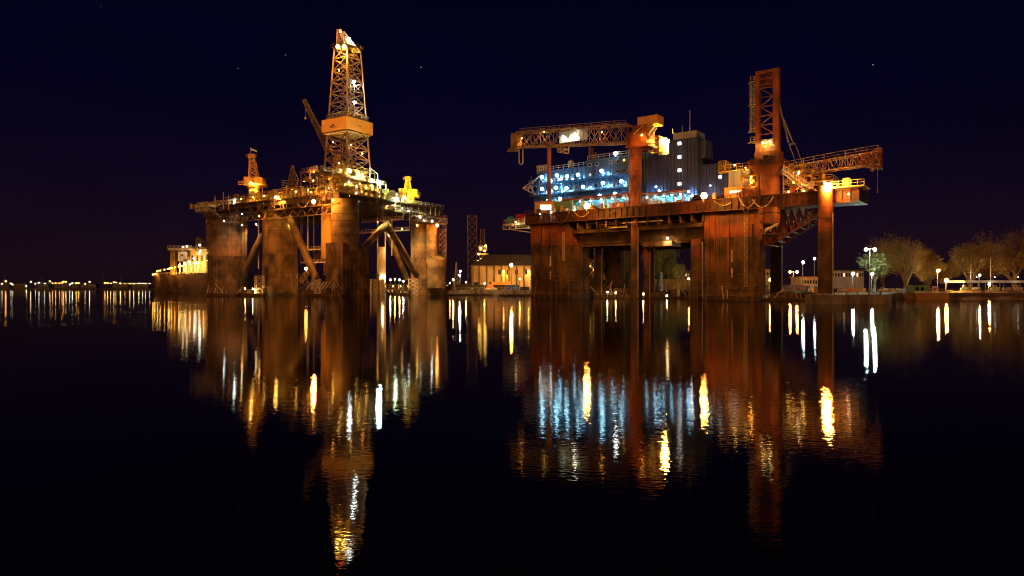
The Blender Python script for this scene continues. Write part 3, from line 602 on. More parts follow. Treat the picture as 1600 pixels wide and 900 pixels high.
# cantilever bracket right of the front column, pedestal below deck
mb = MB(); pr = [(1189, 379), (1203, 383), (1284, 334), (1284, 317), (1189, 317)]
a = [R.pt(x, y, v=3) for x, y in pr]; b = [p + V((R.ev.x * 7, R.ev.y * 7, 0)) for p in a]; 
for p in a + b: p.z = min(p.z, HD0 - .01)
hs = [(p, V((p.x, p.y, HD0 - .1))) for p in a[:3]] 
for row in (a, b):
    top = []
    for k in range(9):
        t = k / 8; p = row[0].lerp(row[2], t) if k == 0 else row[1].lerp(row[2], (k - 1) / 7); q = V((p.x, p.y, HD0 - .1)); top.append((p, q)); mb.bar(p, q, .26)
    for (p, q), (p2, q2) in zip(top, top[1:]): mb.bar(p, p2, .42); mb.bar(q, p2, .22); mb.bar(p, q2, .22)
for k in range(8): p = a[1].lerp(a[2], k / 7); p2 = b[1].lerp(b[2], k / 7); mb.bar(p, p2, .3); mb.bar(p + V((0, 0, 1.2)), p2 + V((0, 0, 1.2)), .2)
mb.prism([a[0], a[1], a[1].lerp(a[2], .3), V((a[1].lerp(a[2], .3).x, a[1].lerp(a[2], .3).y, HD0 - .02)), V((a[0].x, a[0].y, HD0 - .02))], [p + R.ev.to_3d() * .15 for p in (a[0], a[1], a[1].lerp(a[2], .3), V((a[1].lerp(a[2], .3).x, a[1].lerp(a[2], .3).y, HD0 - .02)), V((a[0].x, a[0].y, HD0 - .02)))])
mb.build('bracket', M['orange'], RR)
p = R.P(RU(1203, -1), -1, 0); mb = MB(); mb.tube((p.x, p.y, zpx(352, p.y)), (p.x, p.y, HD0), 2.3, n=24)
for z in (15.4, 18, 20.5): mb.tube((p.x, p.y, z), (p.x, p.y, z + .3), 2.45, n=24, m=1)
mb.build('pedestal_foot', [M['orange'], M['dark']], RR)
q = R.P(RU(1190, -3), -3.4, 0); mb = MB(); mb.box(q.x - .55, q.x + .55, q.y, q.y + .3, zpx(372, q.y), HD0, 0)
for k in range(4): mb.tube((q.x, q.y - .05, 14.5 + k * 2), (q.x, q.y - .003, 14.5 + k * 2), .35, n=10, m=1)
mb.build('ladder_plate', [M['orange'], M['dark']], RR)
mb = MB(); mb.bar(R.pt(1195, 360, v=-3), R.pt(1217, 349, v=-3), .3); mb.rail([R.pt(1195, 366, v=-3), R.pt(1214, 357, v=-3)], 1.2, 1.6, .12); mb.build('stair', M['white'], RR)
mb = MB(); mb.rail([R.P(uL, -2, HD1), R.P(uR, -2, HD1), R.P(uR, 9, HD1)], 1.15, 2.4, .06); mb.rail([R.P(uL, -2, HD1), R.P(uL, 30, HD1)], 1.2, 2, .1); mb.build('railing', M['orange'], RR)
# left side platform with drums
mb = MB(); u0 = RU(789, 4); R.box(mb, u0, uL, 3, 20, zpx(353, 216), zpx(350, 216)); mb.rail([R.P(uL, 3, zpx(350, 216)), R.P(u0, 3, zpx(350, 216)), R.P(u0, 20, zpx(350, 216))], 1.2, 1.6, .12)
for k in range(6):
    u = u0 + (uL - u0) * k / 5; mb.bar(R.P(u, 3, zpx(353, 216)), R.P(u, 3, zpx(359, 216)), .2); mb.bar(R.P(u, 3, zpx(359, 216)), R.P(min(u + 2, uL), 3, zpx(353, 216)), .16)
mb.bar(R.P(u0, 3, zpx(359, 216)), R.P(uL, 3, zpx(359, 216)), .25); mb.bar(R.P(u0 + 3.5, 3.2, zpx(360, 216)), R.P(uL + 2, 3.2, zpx(368, 214)), .3)
pl = mb.build('side_platform', M['cream'], RR); zp = zpx(350, 216)
p = R.P(RU(798, 5), 5, zp); mb = MB(); mb.ball(p + V((0, 0, 1.3)), 1.25, 16, 10); mb.tube(p, p + V((0, 0, 1)), .9, n=14); mb.build('dome', M['gcap'], pl)
p = R.P(RU(812, 5), 5, zp); mb = MB(); uu = RU(812, 5); R.box(mb, uu - 1.7, uu + 1.9, 5, 8, zp + .02, zp + 2.6); R.box(mb, uu - 1.8, uu + 2, 4.9, 8.1, zp + 2.6, zp + 2.9); R.box(mb, uu - 1.6, uu + 1.7, 4.93, 4.998, zp + 1.0, zp + 1.2); mb.build('container', M['red'], pl)
p = R.P(RU(823, 5), 5, zp); mb = MB(); mb.tube(p, p + V((0, 0, 1.6)), .9, n=14); mb.ball(p + V((0, 0, 1.6)), .89, 14, 6, sc=(1, 1, .5)); mb.build('tank', M['white'], pl)

# living quarters
Q, (qu0, qu1, _, qz) = ribbed(R, 836, 988, 302, 326, 8, 16, 'blue', 1.5, 'living_quarters', RR)
tag(Q, 'blue accommodation block with lit balconies')
_, (a0, a1, _, az) = ribbed(R, 840, 988, 284, 302, 9, 14, 'blue', 1.5, 'storey', Q)
_, (b0, b1, _, bz) = ribbed(R, 842, 920, 265, 284, 10, 12, 'blue', 1.5, 'storey', Q)
_, (e0, e1, _, ez) = ribbed(R, 918, 988, 247, 284, 8.5, 13, 'blue', 1.5, 'storey', Q)
for (w0, w1, z, v) in ((a0, a1, qz, 9), (b0, e1, az, 9)):
    mb = MB(); R.box(mb, w0 - 1, w1, v - 3.2, v - .2, z + .25, z + .42); mb.rail([R.P(w0 - 1, v - 3.1, z + .42), R.P(w1, v - 3.1, z + .42)], 1.2, 1.5, .09)
    k = int((w1 - w0) / 1.1)
    for i in range(k): u = w0 + (w1 - w0) * (i + .5) / k; mb.bar(R.P(u, v - .3, z - .7), R.P(u, v - 3.1, z + .2), .14)
    for i in range(int((w1 - w0) / 2.6)): mb.bar(R.P(w0 + 2.6 * i, v - 3.0, z + .4), R.P(w0 + 2.6 * i, v - 3.0, z + 3.1), .14)
    mb.build('balcony', M['blue'], Q)
rnd = random.Random(64)
for wz, wv, w0, w1 in ((HD1 + 1.6, 8, qu0, qu1), (qz + 1.7, 9, a0, a1), (az + 1.7, 10, b0, b1), (az + 1.7, 8.5, e0, e1), (az + 4.6, 8.5, e0, e1)):
    for i in range(int((w1 - w0) / 2.3)):
        u = w0 + 1 + 2.3 * i
        if rnd.random() < .2: continue
        mb = MB(); R.box(mb, u - .5, u + .5, wv - .26, wv - .21, wz - .45, wz + .45, 0); R.box(mb, u - .38, u + .38, wv - .3, wv - .263, wz - .34, wz + .34, 1); mb.build('window', [M['white'], glow((.6, .9, 1.), 1.0) if rnd.random() < .25 else M['glass']], Q)
def panel(F, x0, x1, yt, yb, v, d, name, m, parent):
    mb = MB(); F.block(mb, x0, x1, yt, yb, v, d); return mb.build(name, m, parent)
for px, py in ((853, 276), (877, 277), (895, 276), (857, 295), (878, 295), (897, 294), (926, 291), (950, 289), (977, 286), (868, 312), (890, 311)):
    mb = MB(); v = 7.9 if py > 303 else 8.85; R.block(mb, px - 1.8, px + 1.8, py - 4, py + 6, v - .15, .12, 0); R.block(mb, px + 3, px + 6.5, py - 3, py + 1, v - .15, .12, 1); R.block(mb, px + 2.7, px + 6.8, py - 3.4, py - 3, v - .2, .17, 0)
    mb.build('door', [M['cyan'], M['glass']], Q)
mb = MB(); P_ = lambda x, y, v: R.pt(x, y, v=v)                     # helideck edge truss at left
for v in (8, 14, 20):
    for a, b in (((817, 294), (846, 274)), ((817, 294), (846, 309)), ((817, 294), (848, 290)), ((826, 288), (838, 305)), ((832, 284), (832, 301)), ((838, 280), (824, 298))): mb.bar(P_(*a, v), P_(*b, v), .28)
for a in ((817, 294), (826, 288), (838, 280), (846, 274), (838, 305), (846, 309)): mb.bar(P_(*a, 8), P_(*a, 20), .25)
mb.build('helideck_truss', M['white'], Q)
mb = MB(); mb.rail([R.P(b0, 10, bz + .25), R.P(b1, 10, bz + .25)], 1.2, 1.8, .1); mb.rail([R.P(e0, 8.6, ez + .25), R.P(e1, 8.6, ez + .25)], 1.2, 1.8, .1); mb.build('railing', M['white'], Q)
p = R.P(RU(892, 13), 13, bz + .25); mb = MB(); mb.tube(p, p + V((0, 0, 1.2)), .9, n=14); mb.ball(p + V((0, 0, 1.9)), 1.05, 16, 10, sc=(1, 1, 1.15)); mb.build('radome', M['white'], Q)
for px, yt in ((922, 229), (926, 231), (930, 238)):
    p = R.P(RU(px, 12), 12, ez); mb = MB(); mb.tube(p, (p.x, p.y, zpx(yt, p.y)), .4, n=10); mb.build('funnel', M['orange'], Q)
for k in range(6):
    px = 840 + 3 * k; p = R.P(RU(px, 12), 12, bz); mb = MB(); mb.tube(p, p + V((0, 0, 2.2)), .25, n=8); mb.ball(p + V((0, 0, 2.3)), .45, 8, 6); mb.build('vent', M['cream'], Q)
for px, py, v in ((847, 277, 7), (870, 274, 7), (886, 275.5, 7), (903, 273, 7), (940, 267, 5.5), (847, 295, 6), (869, 293.5, 6), (885, 294, 6), (911, 292, 6), (942, 286, 6), (971, 283, 6), (857, 312, 5), (875, 311, 5), (937, 306, 4.5), (961, 303, 4.5), (861, 283, 6)):
    lamp(Q, R.pt(px, py, v=v), (.36, .8, 1.), 112, .52, False, (R.ev.x, R.ev.y, -1.1))
lamp(RR, R.pt(962, 240, v=8), WHITE, 130, .5); mb = MB(); mb.bar(R.pt(962, 241, v=8.6), R.P(RU(962, 8.6), 8.6, ez), .2); mb.build('mast', M['cream'], RR)
# deck houses at the front edge: cyan lit open bays
for x0, x1, yt, yb, bays in ((892, 1010, 309, 331, 7), (1013, 1078, 303, 326, 5)):
    mb = MB(); u0, u1, zb, zt = R.block(mb, x0, x1, yt + 2, yb, 6, .4)
    dh = mb.build('deckhouse', M['cyan'], RR)
    mb = MB(); R.box(mb, u0 - .3, u1 + .3, 1, 6.6, zt, zt + .5); mb.build('roof', M['orange'], dh)
    for i in range(bays + 1):
        u = u0 + (u1 - u0) * i / bays; mb = MB(); mb.bar(R.P(u, 1.2, HD1), R.P(u, 1.2, zt), .3); mb.build('post', M['orange' if i in (0, bays) else 'cream'], dh)
    rnd = random.Random(x0)
    for i in range(bays * 2):
        u = u0 + (u1 - u0) * (i + .5) / (bays * 2); mb = MB(); h = rnd.uniform(.8, 2.6)
        if i % 3 == 1: mb.tube(R.P(u, 3.5, HD1), R.P(u, 3.5, HD1 + h), .45, n=12); mb.ball(R.P(u, 3.5, HD1 + h), .44, 12, 6, sc=(1, 1, .4)); mb.build('tank', M[rnd.choice(['white', 'cream'])], dh)
        else: R.box(mb, u - .5, u + .6, 3, 4.4, HD1 + .02, HD1 + h); R.box(mb, u - .55, u + .65, 2.95, 4.45, HD1 + h, HD1 + h + .1); R.box(mb, u - .3, u + .4, 2.94, 2.998, HD1 + .3, HD1 + h - .2); mb.build('cabinet', M[rnd.choice(['white', 'blue', 'orange', 'cream', 'pale'])], dh)
    for i in range(bays): lamp(dh, R.P(u0 + (u1 - u0) * (i + .5) / bays, 2.6, zt - .55), (.34, .84, 1.), 62, .34, False, (R.ev.x, R.ev.y, -.5))
for x0, x1, yt, yb in ((836, 863, 316, 334), (1132, 1158, 294, 313)):      # control cabins with three lit panes
    mb = MB(); u0, u1, zb, zt = R.block(mb, x0, x1, yt, yb, 0, 4); R.box(mb, u0 - .2, u1 + .2, -.2, 4.2, zt, zt + .25); cb = mb.build('control_cabin', M['orange_rail'], RR)
    for i in range(3): panel(R, x0 + 8 + i * 6, x0 + 13 + i * 6, yt + 4, yt + 12, -.08, .07, 'window', glow((.95, .97, .85), 2.2), cb)
mb = MB(); u0, u1, zb, zt = R.block(mb, 864, 890, 316, 334, 1, 4); R.box(mb, u0 - .2, u1 + .2, .8, 5.2, zt, zt + .25); R.box(mb, u0 + .5, u0 + 1.6, .9, .997, zb, zb + 2); mb.build('store_cabin', M['green'], RR)
mb = MB(); R.block(mb, 1158, 1182, 296, 315, 1, 4); R.block(mb, 1160, 1180, 293.5, 295.9, .9, 4.2); mb.build('store_cabin', M['orange'], RR)
rnd = random.Random(77)
for i in range(34):                                              # small gear along the front edge
    px = rnd.choice([rnd.uniform(838, 1000), rnd.uniform(1085, 1180), rnd.uniform(1220, 1340)]); u = RU(px, -.8); mb = MB(); h = rnd.uniform(.5, 1.7); a = rnd.uniform(.4, 1.3)
    if i % 4 == 0: mb.tube(R.P(u, -.6, HD1), R.P(u, -.6, HD1 + h), a * .5, n=12); mb.tube(R.P(u, -.6, HD1 + h), R.P(u, -.6, HD1 + h + .1), a * .55, n=12); mb.build('drum', M[rnd.choice(['orange', 'cream', 'white'])], RR)
    else: R.box(mb, u, u + a, -1.2, -.2, HD1 + .01, HD1 + h); R.box(mb, u - .05, u + a + .05, -1.25, -.15, HD1 + h, HD1 + h + .08); mb.build('locker', M[rnd.choice(['orange', 'orange', 'steel', 'cream'])], RR)
# corrugated towers
TW, _ = ribbed(R, 1047, 1089, 218, 306, 6, 8, 'grey', .95, 'corrugated_tower', RR, .16)
for py in (224, 245, 266, 287): panel(R, 1059, 1063.5, py - 2.3, py + 2.3, 5.55, .4, 'window', glow((.95, .97, .8), 3), TW)
panel(R, 1052, 1088, 206, 216, 7, 6, 'parapet', M['pale'], TW)
sb, _ = ribbed(R, 1089.5, 1102, 220, 247, 8, 5, 'grey', 1.1, 'side_cabin', TW, .1)
for py in (262, 244, 284):
    mb = MB(); u0, u1, zb, zt = R.block(mb, 1046.8, 1089.2, py - .5, py + .5, 5.7, .25); mb.build('band', M['grey'], TW)
for px, yt in ((1066, 196), (1078, 172), (1051, 200)):
    p = R.P(RU(px, 9), 9, 0); mb = MB(); mb.tube((p.x, p.y, zpx(208, p.y)), (p.x, p.y, zpx(yt, p.y)), .13, .06, n=6); mb.build('antenna', M['white'], TW)
ribbed(R, 1014, 1046.5, 244, 306, 7, 8, 'grey', .95, 'corrugated_annex', RR, .16)
ribbed(R, 1007, 1016, 238, 300, 12, 8, 'blue', 1.2, 'annex', RR)
ribbed(R, 1097, 1141, 257, 306, 9, 8, 'grey', .9, 'corrugated_annex', RR, .16)
CT, (t0, t1, _, tz) = ribbed(R, 1140, 1171, 267, 298, 5, 8, 'pale', .8, 'container', RR, .14)
panel(R, 1123, 1126.5, 274, 278.5, 8.55, .4, 'window', glow((.95, .97, .8), 3), RR)
mb = MB(); u0, u1 = RU(1122, 7), RU(1170, 7); R.box(mb, u0, u1, 7, 14, tz + .3, tz + .7); mb.rail(R.ring(u0, u1, 7, 14, tz + .7) + [R.P(u0, 7, tz + .7)], 1.5, 1.7, .14)
mb.lattice(R.ring(u0 + .2, u0 + 2, 7, 9, tz + .7), R.ring(u0 + .2, u0 + 2, 7, 9, tz + 3.4), 1, .2, .14); mb.build('rooftop_frame', M['yellow'], RR)
lamp(RR, R.pt(1148, 258, v=4), GOLD, 90, .3)
# bright sign-white wall with its star lamp
mb = MB(); R.block(mb, 1029, 1046, 219, 244, 11, .3); R.block(mb, 1028.5, 1046.5, 244, 245, 10.5, .8); mb.build('wall_panel', M['white'], RR)
mb = MB(); u0, u1 = RU(1014, 7), RU(1029, 7); z0_, z1_ = zpx(244, 196), zpx(222, 196); mb.lattice(R.ring(u0, u1, 7, 10, z0_), R.ring(u0, u1, 7, 10, z1_), 3, .28, .18); mb.build('stair_frame', M['orange_rail'], RR)
lamp(RR, R.pt(1039, 221, v=9.4), GOLD, 420, .85)
# first crane
mb = MB(); p = R.P(RU(993, 2), 2, 0); rp_ = 10.5 * p.y / F_
mb.tube((p.x, p.y, HD1), (p.x, p.y, zpx(228, p.y)), rp_, n=24)
for py in (300, 268, 232): mb.tube((p.x, p.y, zpx(py, p.y)), (p.x, p.y, zpx(py - 1.4, p.y)), rp_ * 1.08, n=24)
C1 = mb.build('crane', M['orange'], RR); tag(C1, 'orange pedestal crane with its lattice boom laid level to the left')
mb = MB(); R.block(mb, 979, 1010, 196, 229, .2, 5); R.block(mb, 977, 1012, 226, 229.5, -.4, 6.2); R.block(mb, 982, 988, 199, 206, .1, .08, 1); mb.build('machinery_house', [M['orange'], M['glass']], C1)
panel(R, 996, 1027, 181, 195, 3, 4, 'counterweight', M['orange_rail'], C1)
mb = MB(); mb.bar(R.pt(1010, 222, v=2), R.pt(1026, 199, v=2), .4); mb.bar(R.pt(1006, 219, v=2), R.pt(1022, 197, v=2), .4); mb.bar(R.pt(990, 210, v=.1), R.pt(1005, 196, v=.1), .3); mb.bar(R.pt(1000, 224, v=2), R.pt(1030, 224, v=2), .4); mb.build('gantry', M['cream'], C1)
BT = lambda px: 207 - (px - 800) * (14 / 180); BB = lambda px: 229 - (px - 800) * (7 / 180)
mb = MB(); ends = []
for px in (806, 980):
    ends.append([R.pt(px, BT(px), v=1), R.pt(px, BB(px), v=1), R.pt(px, BB(px), v=1) + V((R.ev.x * 3.2, R.ev.y * 3.2, 0)), R.pt(px, BT(px), v=1) + V((R.ev.x * 3.2, R.ev.y * 3.2, 0))])
mb.lattice(ends[0], ends[1], 11, .32, .15)
for k in range(20):
    px = 806 + 174 * k / 19; mb.bar(R.pt(px, BB(px), v=1), R.pt(px, BB(px) + 3.5, v=.5), .16)
mb.bar(R.pt(806, BB(806) + 3, v=.5), R.pt(980, BB(980) + 3, v=.5), .3); mb.rail([R.pt(812, BT(812), v=1), R.pt(978, BT(978), v=1)], 1., 3.5, .1)
BO = mb.build('boom', M['tan'], C1)
mb = MB(); R.block(mb, 798, 806, 208, 229, 1, 3); mb.lattice([R.pt(796, 232, v=1), R.pt(806, 227, v=1), R.pt(806, 227, v=4), R.pt(796, 232, v=4)], [R.pt(793, 237, v=1), R.pt(800, 237, v=1), R.pt(800, 237, v=4), R.pt(793, 237, v=4)], 3, .3, .2); mb.tube(R.pt(806, 233, v=1.5), R.pt(806, 236, v=1.5), .9, n=12); mb.build('boom_tip', M['tan'], BO)
mb = MB(); 
for px in (811, 817): mb.bar(R.pt(px, 229, v=1), R.pt(px, 254, v=1), .28)
mb.bar(R.pt(811, 254, v=1), R.pt(814, 258, v=1), .3); mb.bar(R.pt(817, 254, v=1), R.pt(814, 258, v=1), .3); mb.build('hook_rope', M['cream'], BO)
mb = MB(); mb.lattice([R.pt(870, 228, v=1), R.pt(889, 227, v=1), R.pt(889, 227, v=4), R.pt(870, 228, v=4)], [R.pt(872, 238, v=1), R.pt(888, 240, v=1), R.pt(888, 240, v=4), R.pt(872, 238, v=4)], 2, .3, .22); mb.build('service_cage', M['cream'], BO)
panel(R, 874, 918, 203, 221, 3.6, .2, 'screen', M['pale'], BO)
lamp(BO, R.pt(898, 209, v=2.6), (1., .95, .6), 140, .4, False); lamp(BO, R.pt(815, 216, v=2.4), SOD, 50, .35, False); lamp(BO, R.pt(850, 206, v=2.4), GOLD, 70, .35, False); lamp(BO, R.pt(940, 206, v=2.4), SOD, 90, .35, False); lamp(BO, R.pt(880, 213, v=2.4), GREEN, 50, .35, False)
lamp(C1, R.pt(1003, 211, v=-2.0), SOD, 70, .4, False); lamp(C1, R.pt(975, 250, v=-3), SOD, 40, .35, False)
p = R.P(RU(858, 1.5), 1.5, 0); mb = MB(); mb.tube((p.x, p.y, HD1), (p.x, p.y, zpx(222, p.y)), .62, n=14); mb.tube((p.x, p.y, zpx(228, p.y)), (p.x, p.y, zpx(224, p.y)), .9, n=14); mb.build('boom_rest', M['orange'], RR)
# second crane
mb = MB(); p = R.P(RU(1203, 2), 2, 0); rp_ = 15 * p.y / F_
mb.tube((p.x, p.y, HD1), (p.x, p.y, zpx(272, p.y)), rp_, n=28)
for py in (310, 289, 283, 274): mb.tube((p.x, p.y, zpx(py, p.y)), (p.x, p.y, zpx(py - 1.5, p.y)), rp_ * 1.06, n=28)
C2 = mb.build('crane', M['orange'], RR); tag(C2, 'orange crane with an upright portal tower and boom out to the right')
mb = MB(); zz = zpx(270, p.y); um = RU(1203, 2)
mb.hexa(R.ring(um - 2.4, um + 2.4, -.4, 4.4, zz - .5), R.ring(um - 3.6, um + 3.2, -1.4, 5.4, zz + 1.2)); R.box(mb, um - 4.2, um + 3.6, -1.5, 5.5, zz + 1.203, zz + 1.7); R.box(mb, um - 3.2, um + 2.6, .4, 4, zz + 1.703, zz + 5); mb.rail(R.ring(um - 4.2, um + 3.6, -1.5, 5.5, zz + 1.7) + [R.P(um - 4.2, -1.5, zz + 1.7)], 1.1, 1.5, .12); mb.build('machinery_house', M['orange'], C2)
rnd = random.Random(5)
for k in range(5):
    mb = MB(); u = um - 3.6 + k * 1.5; R.box(mb, u, u + .9, -1.2, .2, zz + 1.71, zz + 1.9 + rnd.uniform(.8, 2)); R.box(mb, u - .05, u + .95, -1.25, .25, zz + 1.702, zz + 1.85); mb.build('winch', M[rnd.choice(['orange', 'steel', 'dark'])], C2)
ul, ur = RU(1184, 1), RU(1212.5, 1); yt_ = R.P(RU(1200, 1), 1, 0).y; zl, zr = zpx(264, yt_), zpx(109, yt_)
mb = MB()
for v in (1, 2.0):
    for u, wd in ((ul, 1.0), (ur, 1.35)): R.box(mb, u - wd / 2, u + wd / 2, v - .3, v + .3, zl, zr)
    for k in range(9):
        z = zl + 4 + (zr - zl - 6) * k / 8
        if v < 1.5: R.box(mb, ul + .5, ur - .68, v - .15, v + .15, z - .14, z + .14)
        if 2 <= k < 8 and v < 1.5:
            zn = zl + 4 + (zr - zl - 6) * (k + 1) / 8; a, b = (ul + .5, ur - .6) if k % 2 else (ur - .6, ul + .5); mb.bar(R.P(a, v, z), R.P(b, v, zn), .24)
    R.box(mb, ul + .5, ur - .68, v - .12, v + .12, zr - 3.6, zr - 3.2); R.box(mb, ul + .5, ur - .68, v - .3, v + .3, zr - .8, zr)
    for k in range(7): mb.bar(R.P(ul + .7 + k * .55, v, zr - 3.2), R.P(ul + .7 + k * .55, v, zr - .8), .16)
    R.box(mb, ul + .5, ur - .68, v - .1, v + .1, zl, zl + 7)
for z in (zl + 8, zl + 15, zr - .5):
    for u in (ul, ur): mb.bar(R.P(u, 1, z), R.P(u, 2.0, z), .4)
mb.build('portal_tower', M['orange'], C2)
mb = MB(); q = R.P(RU(1177, 1), 1, 0); zc0, zc1 = zpx(205, q.y), zpx(128, q.y)
mb.lattice([(q.x - .5, q.y, zc0), (q.x + .5, q.y, zc0), (q.x + .5, q.y + 1, zc0), (q.x - .5, q.y + 1, zc0)], [(q.x - .5, q.y, zc1), (q.x + .5, q.y, zc1), (q.x + .5, q.y + 1, zc1), (q.x - .5, q.y + 1, zc1)], 16, .1, .07, xb=False)
for py in (205, 163, 128, 222): z = zpx(py, q.y); mb.box(q.x - .9, q.x + 1.2, q.y - .5, q.y + 1.5, z - .1, z); mb.rail([(q.x - .9, q.y - .5, z), (q.x + 1, q.y - .5, z)], 1.1, 1, .1)
mb.build('ladder_cage', M['cream'], C2)
mb = MB(); R.block(mb, 1189, 1208, 217.5, 224, .55, .3); mb.build('lit_shelf', M['cream'], C2); lamp(C2, R.pt(1192, 223, v=-.6), (1., .85, .25), 60, .3, False); lamp(C2, R.pt(1203, 221, v=-.6), (1., .85, .25), 60, .3, False)
def sec(px, yt, yb, v, d): 
    a, b = R.pt(px, yt, v=v), R.pt(px, yb, v=v); e = V((R.ev.x * d, R.ev.y * d, 0)); return [a, b, b + e, a + e]
mb = MB(); S0, S1, S2 = sec(1225, 262, 281, .5, 3), sec(1304, 247, 264, .5, 2.6), sec(1372, 236, 256, .5, 2)
mb.lattice(S0, S1, 9, .24, .12, xb=False); mb.lattice(S1, S2, 8, .24, .12, xb=False); mb.rail([S0[0], S1[0], S2[0]], 1.3, 2.2, .11)
B2 = mb.build('boom', M['tan'], C2)
mb = MB(); mb.lattice(sec(1345, 244, 259, .4, 2.2), sec(1376, 231, 262, .4, 2.2), 3, .22, .14); mb.build('boom_tip', M['orange'], B2)
mb = MB(); mb.bar(R.pt(1363, 258, v=1), R.pt(1363, 263, v=1), .12); mb.ball(R.pt(1363, 265, v=1), .45, 10, 6, sc=(1, 1, 1.3)); mb.bar(R.pt(1371, 258, v=1), R.pt(1371, 299, v=1), .07); mb.ball(R.pt(1371, 300, v=1), .2, 8, 6); mb.build('hook_block', M['yellow'], B2)
mb = MB(); 
for o in (-.35, .35): mb.bar(R.pt(1217, 165, v=1) + V((0, o, 0)), R.pt(1236, 224, v=1) + V((o * 2, o, 0)), .28)
mb.bar(R.pt(1233, 226, v=1), R.pt(1242, 224, v=1), .35); mb.bar(R.pt(1233, 226, v=1), R.pt(1245, 258, v=1), .18); mb.bar(R.pt(1242, 224, v=1), R.pt(1254, 256, v=1), .18); mb.build('pendant', M['cable'], C2)
# gold lit stair and frame under the boom
mb = MB(); mb.bar(R.pt(1223, 264, v=-1), R.pt(1264, 294, v=-1), .35); mb.bar(R.pt(1223, 270, v=-1), R.pt(1260, 299, v=-1), .35); mb.rail([R.pt(1224, 265, v=-1), R.pt(1264, 294, v=-1)], 1.1, 1.4, .12)
for k in range(14): p = R.pt(1223, 267, v=-1).lerp(R.pt(1262, 296, v=-1), k / 13); mb.bar(p + V((0, -.4, 0)), p + V((0, .8, 0)), .16)
mb.build('stair', M['white'], RR)
def gold_mod(x0, x1, nl, seed): module(R, RU(x0, 2), RU(x1, 2), 2, 9, HD1, nl, 2.9, seed, ('yellow', 'orange', 'yellow'))
gold_mod(1224, 1268, 2, 41); gold_mod(1270, 1300, 1, 42); gold_mod(1158, 1184, 2, 43)
mb = MB(); R.box(mb, uR - 5, uR + 1.5, -4, 3, HD1 + .03, HD1 + .3); mb.rail([R.P(uR - 5, -4, HD1 + .3), R.P(uR + 1.5, -4, HD1 + .3)], 1.2, 1.4, .12); R.box(mb, uR - 3, uR - 1.6, -3, -1.6, HD1 + .3, HD1 + 2.2); mb.build('end_platform', M['cream'], RR)
for px, py, v, c, E, r in ((917, 322, -9, SOD, 430, .72), (1100, 306, -9, SOD, 430, .72), (1293, 293, -5.5, SOD, 520, .95), (1043, 372, 2, WARM, 120, .38), (1240, 285, -1, GOLD, 70, .32), (1256, 298, -1, GOLD, 70, .32), (1232, 300, -1, GOLD, 50, .3), (1174, 285, 0, GOLD, 50, .3), (1326, 303, -4, WARM, 50, .3), (844, 334, -2, WHITE, 60, .32), (861, 331, -2.5, WHITE, 60, .32), (1081, 306, 0, WHITE, 110, .45), (806, 347, 2, WARM, 40, .25), (824, 343, 2, WHITE, 50, .28), (898, 328, 0, BLUE, 90, .4), (1025, 292, 4, CYAN, 60, .35), (1076, 299, 2, BLUE, 260, .4), (1055, 299, 2.5, BLUE, 160, .35), (1030, 298, 3.5, BLUE, 160, .35), (1110, 290, 6, WHITE, 40, .25), (1165, 262, 4, GOLD, 40, .25)):
    lamp(RR, R.pt(px, py, v=v), c, E, r)
for px, v in ((917, -9), (1100, -9), (1293, -5.5)):                 # outrigger brackets for the big lamps
    p = R.pt(px, 320 if px < 1000 else 306 if px < 1200 else 295, v=v); q = R.P(RU(px, v), v, 0); u = RU(px, v); mb = MB(); mb.bar(R.P(u, v + 1.2, HD1 - .2), R.P(u, -2.2, HD1 - .2), .25); mb.bar(R.P(u, v + 1.2, HD1 - .2), R.P(u, v + 1.2, p.z + .3), .2); mb.build('lamp_bracket', M['orange'], RR)
# fender frames and scaffold at the waterline
rnd = random.Random(91)
for c0, c1 in ((822, 912), (1075, 1192)):
    mb = MB()
    for z in (1.2, 3.0, 5.2, 6.4): mb.bar(R.P(RU(c0 + 6, -1.6), -1.6, z), R.P(RU(c1 - 6, -1.6), -1.6, z), .2)
    for k in range(10):
        px = c0 + (c1 - c0) * (k + .3) / 10; u = RU(px, -1.6); mb.bar(R.P(u, -1.6, -1), R.P(u + rnd.uniform(-1.5, 1.5), -1.6 + rnd.uniform(-1, .3), rnd.uniform(2.5, 8)), rnd.uniform(.14, .3))
    mb.build('fender_frame', M['rust'], RR)

def hose(F, parent, p, q, sag, r=.09, m='dark', name='hose'):
    mb = MB(); pts = []
    for i in range(11):
        t = i / 10; z = p.lerp(q, t); z.z -= sag * 4 * t * (1 - t); pts.append(z)
    for a, b in zip(pts, pts[1:]): mb.tube(a, b, r, n=6, cap=False)
    mb.build(name, M[m], parent)
rnd = random.Random(21)
for i in range(11):
    u = RU(rnd.uniform(840, 1180), -2.2); hose(R, RR, R.P(u, -2.3, HD1 + rnd.uniform(-1, .5)), R.P(u + rnd.uniform(2, 7), -2.3, HD1 + rnd.uniform(-1.5, .2)), rnd.uniform(1, 4), .11, rnd.choice(['dark', 'cream', 'steel']))
for i in range(9):
    u = rnd.uniform(2, UE - 10); hose(L, RL, L.P(u, -1.4, ZT - rnd.uniform(0, 3)), L.P(u + rnd.uniform(3, 9), -1.4, ZT - rnd.uniform(0, 3)), rnd.uniform(1, 5), .13, rnd.choice(['dark', 'cream', 'steel']))
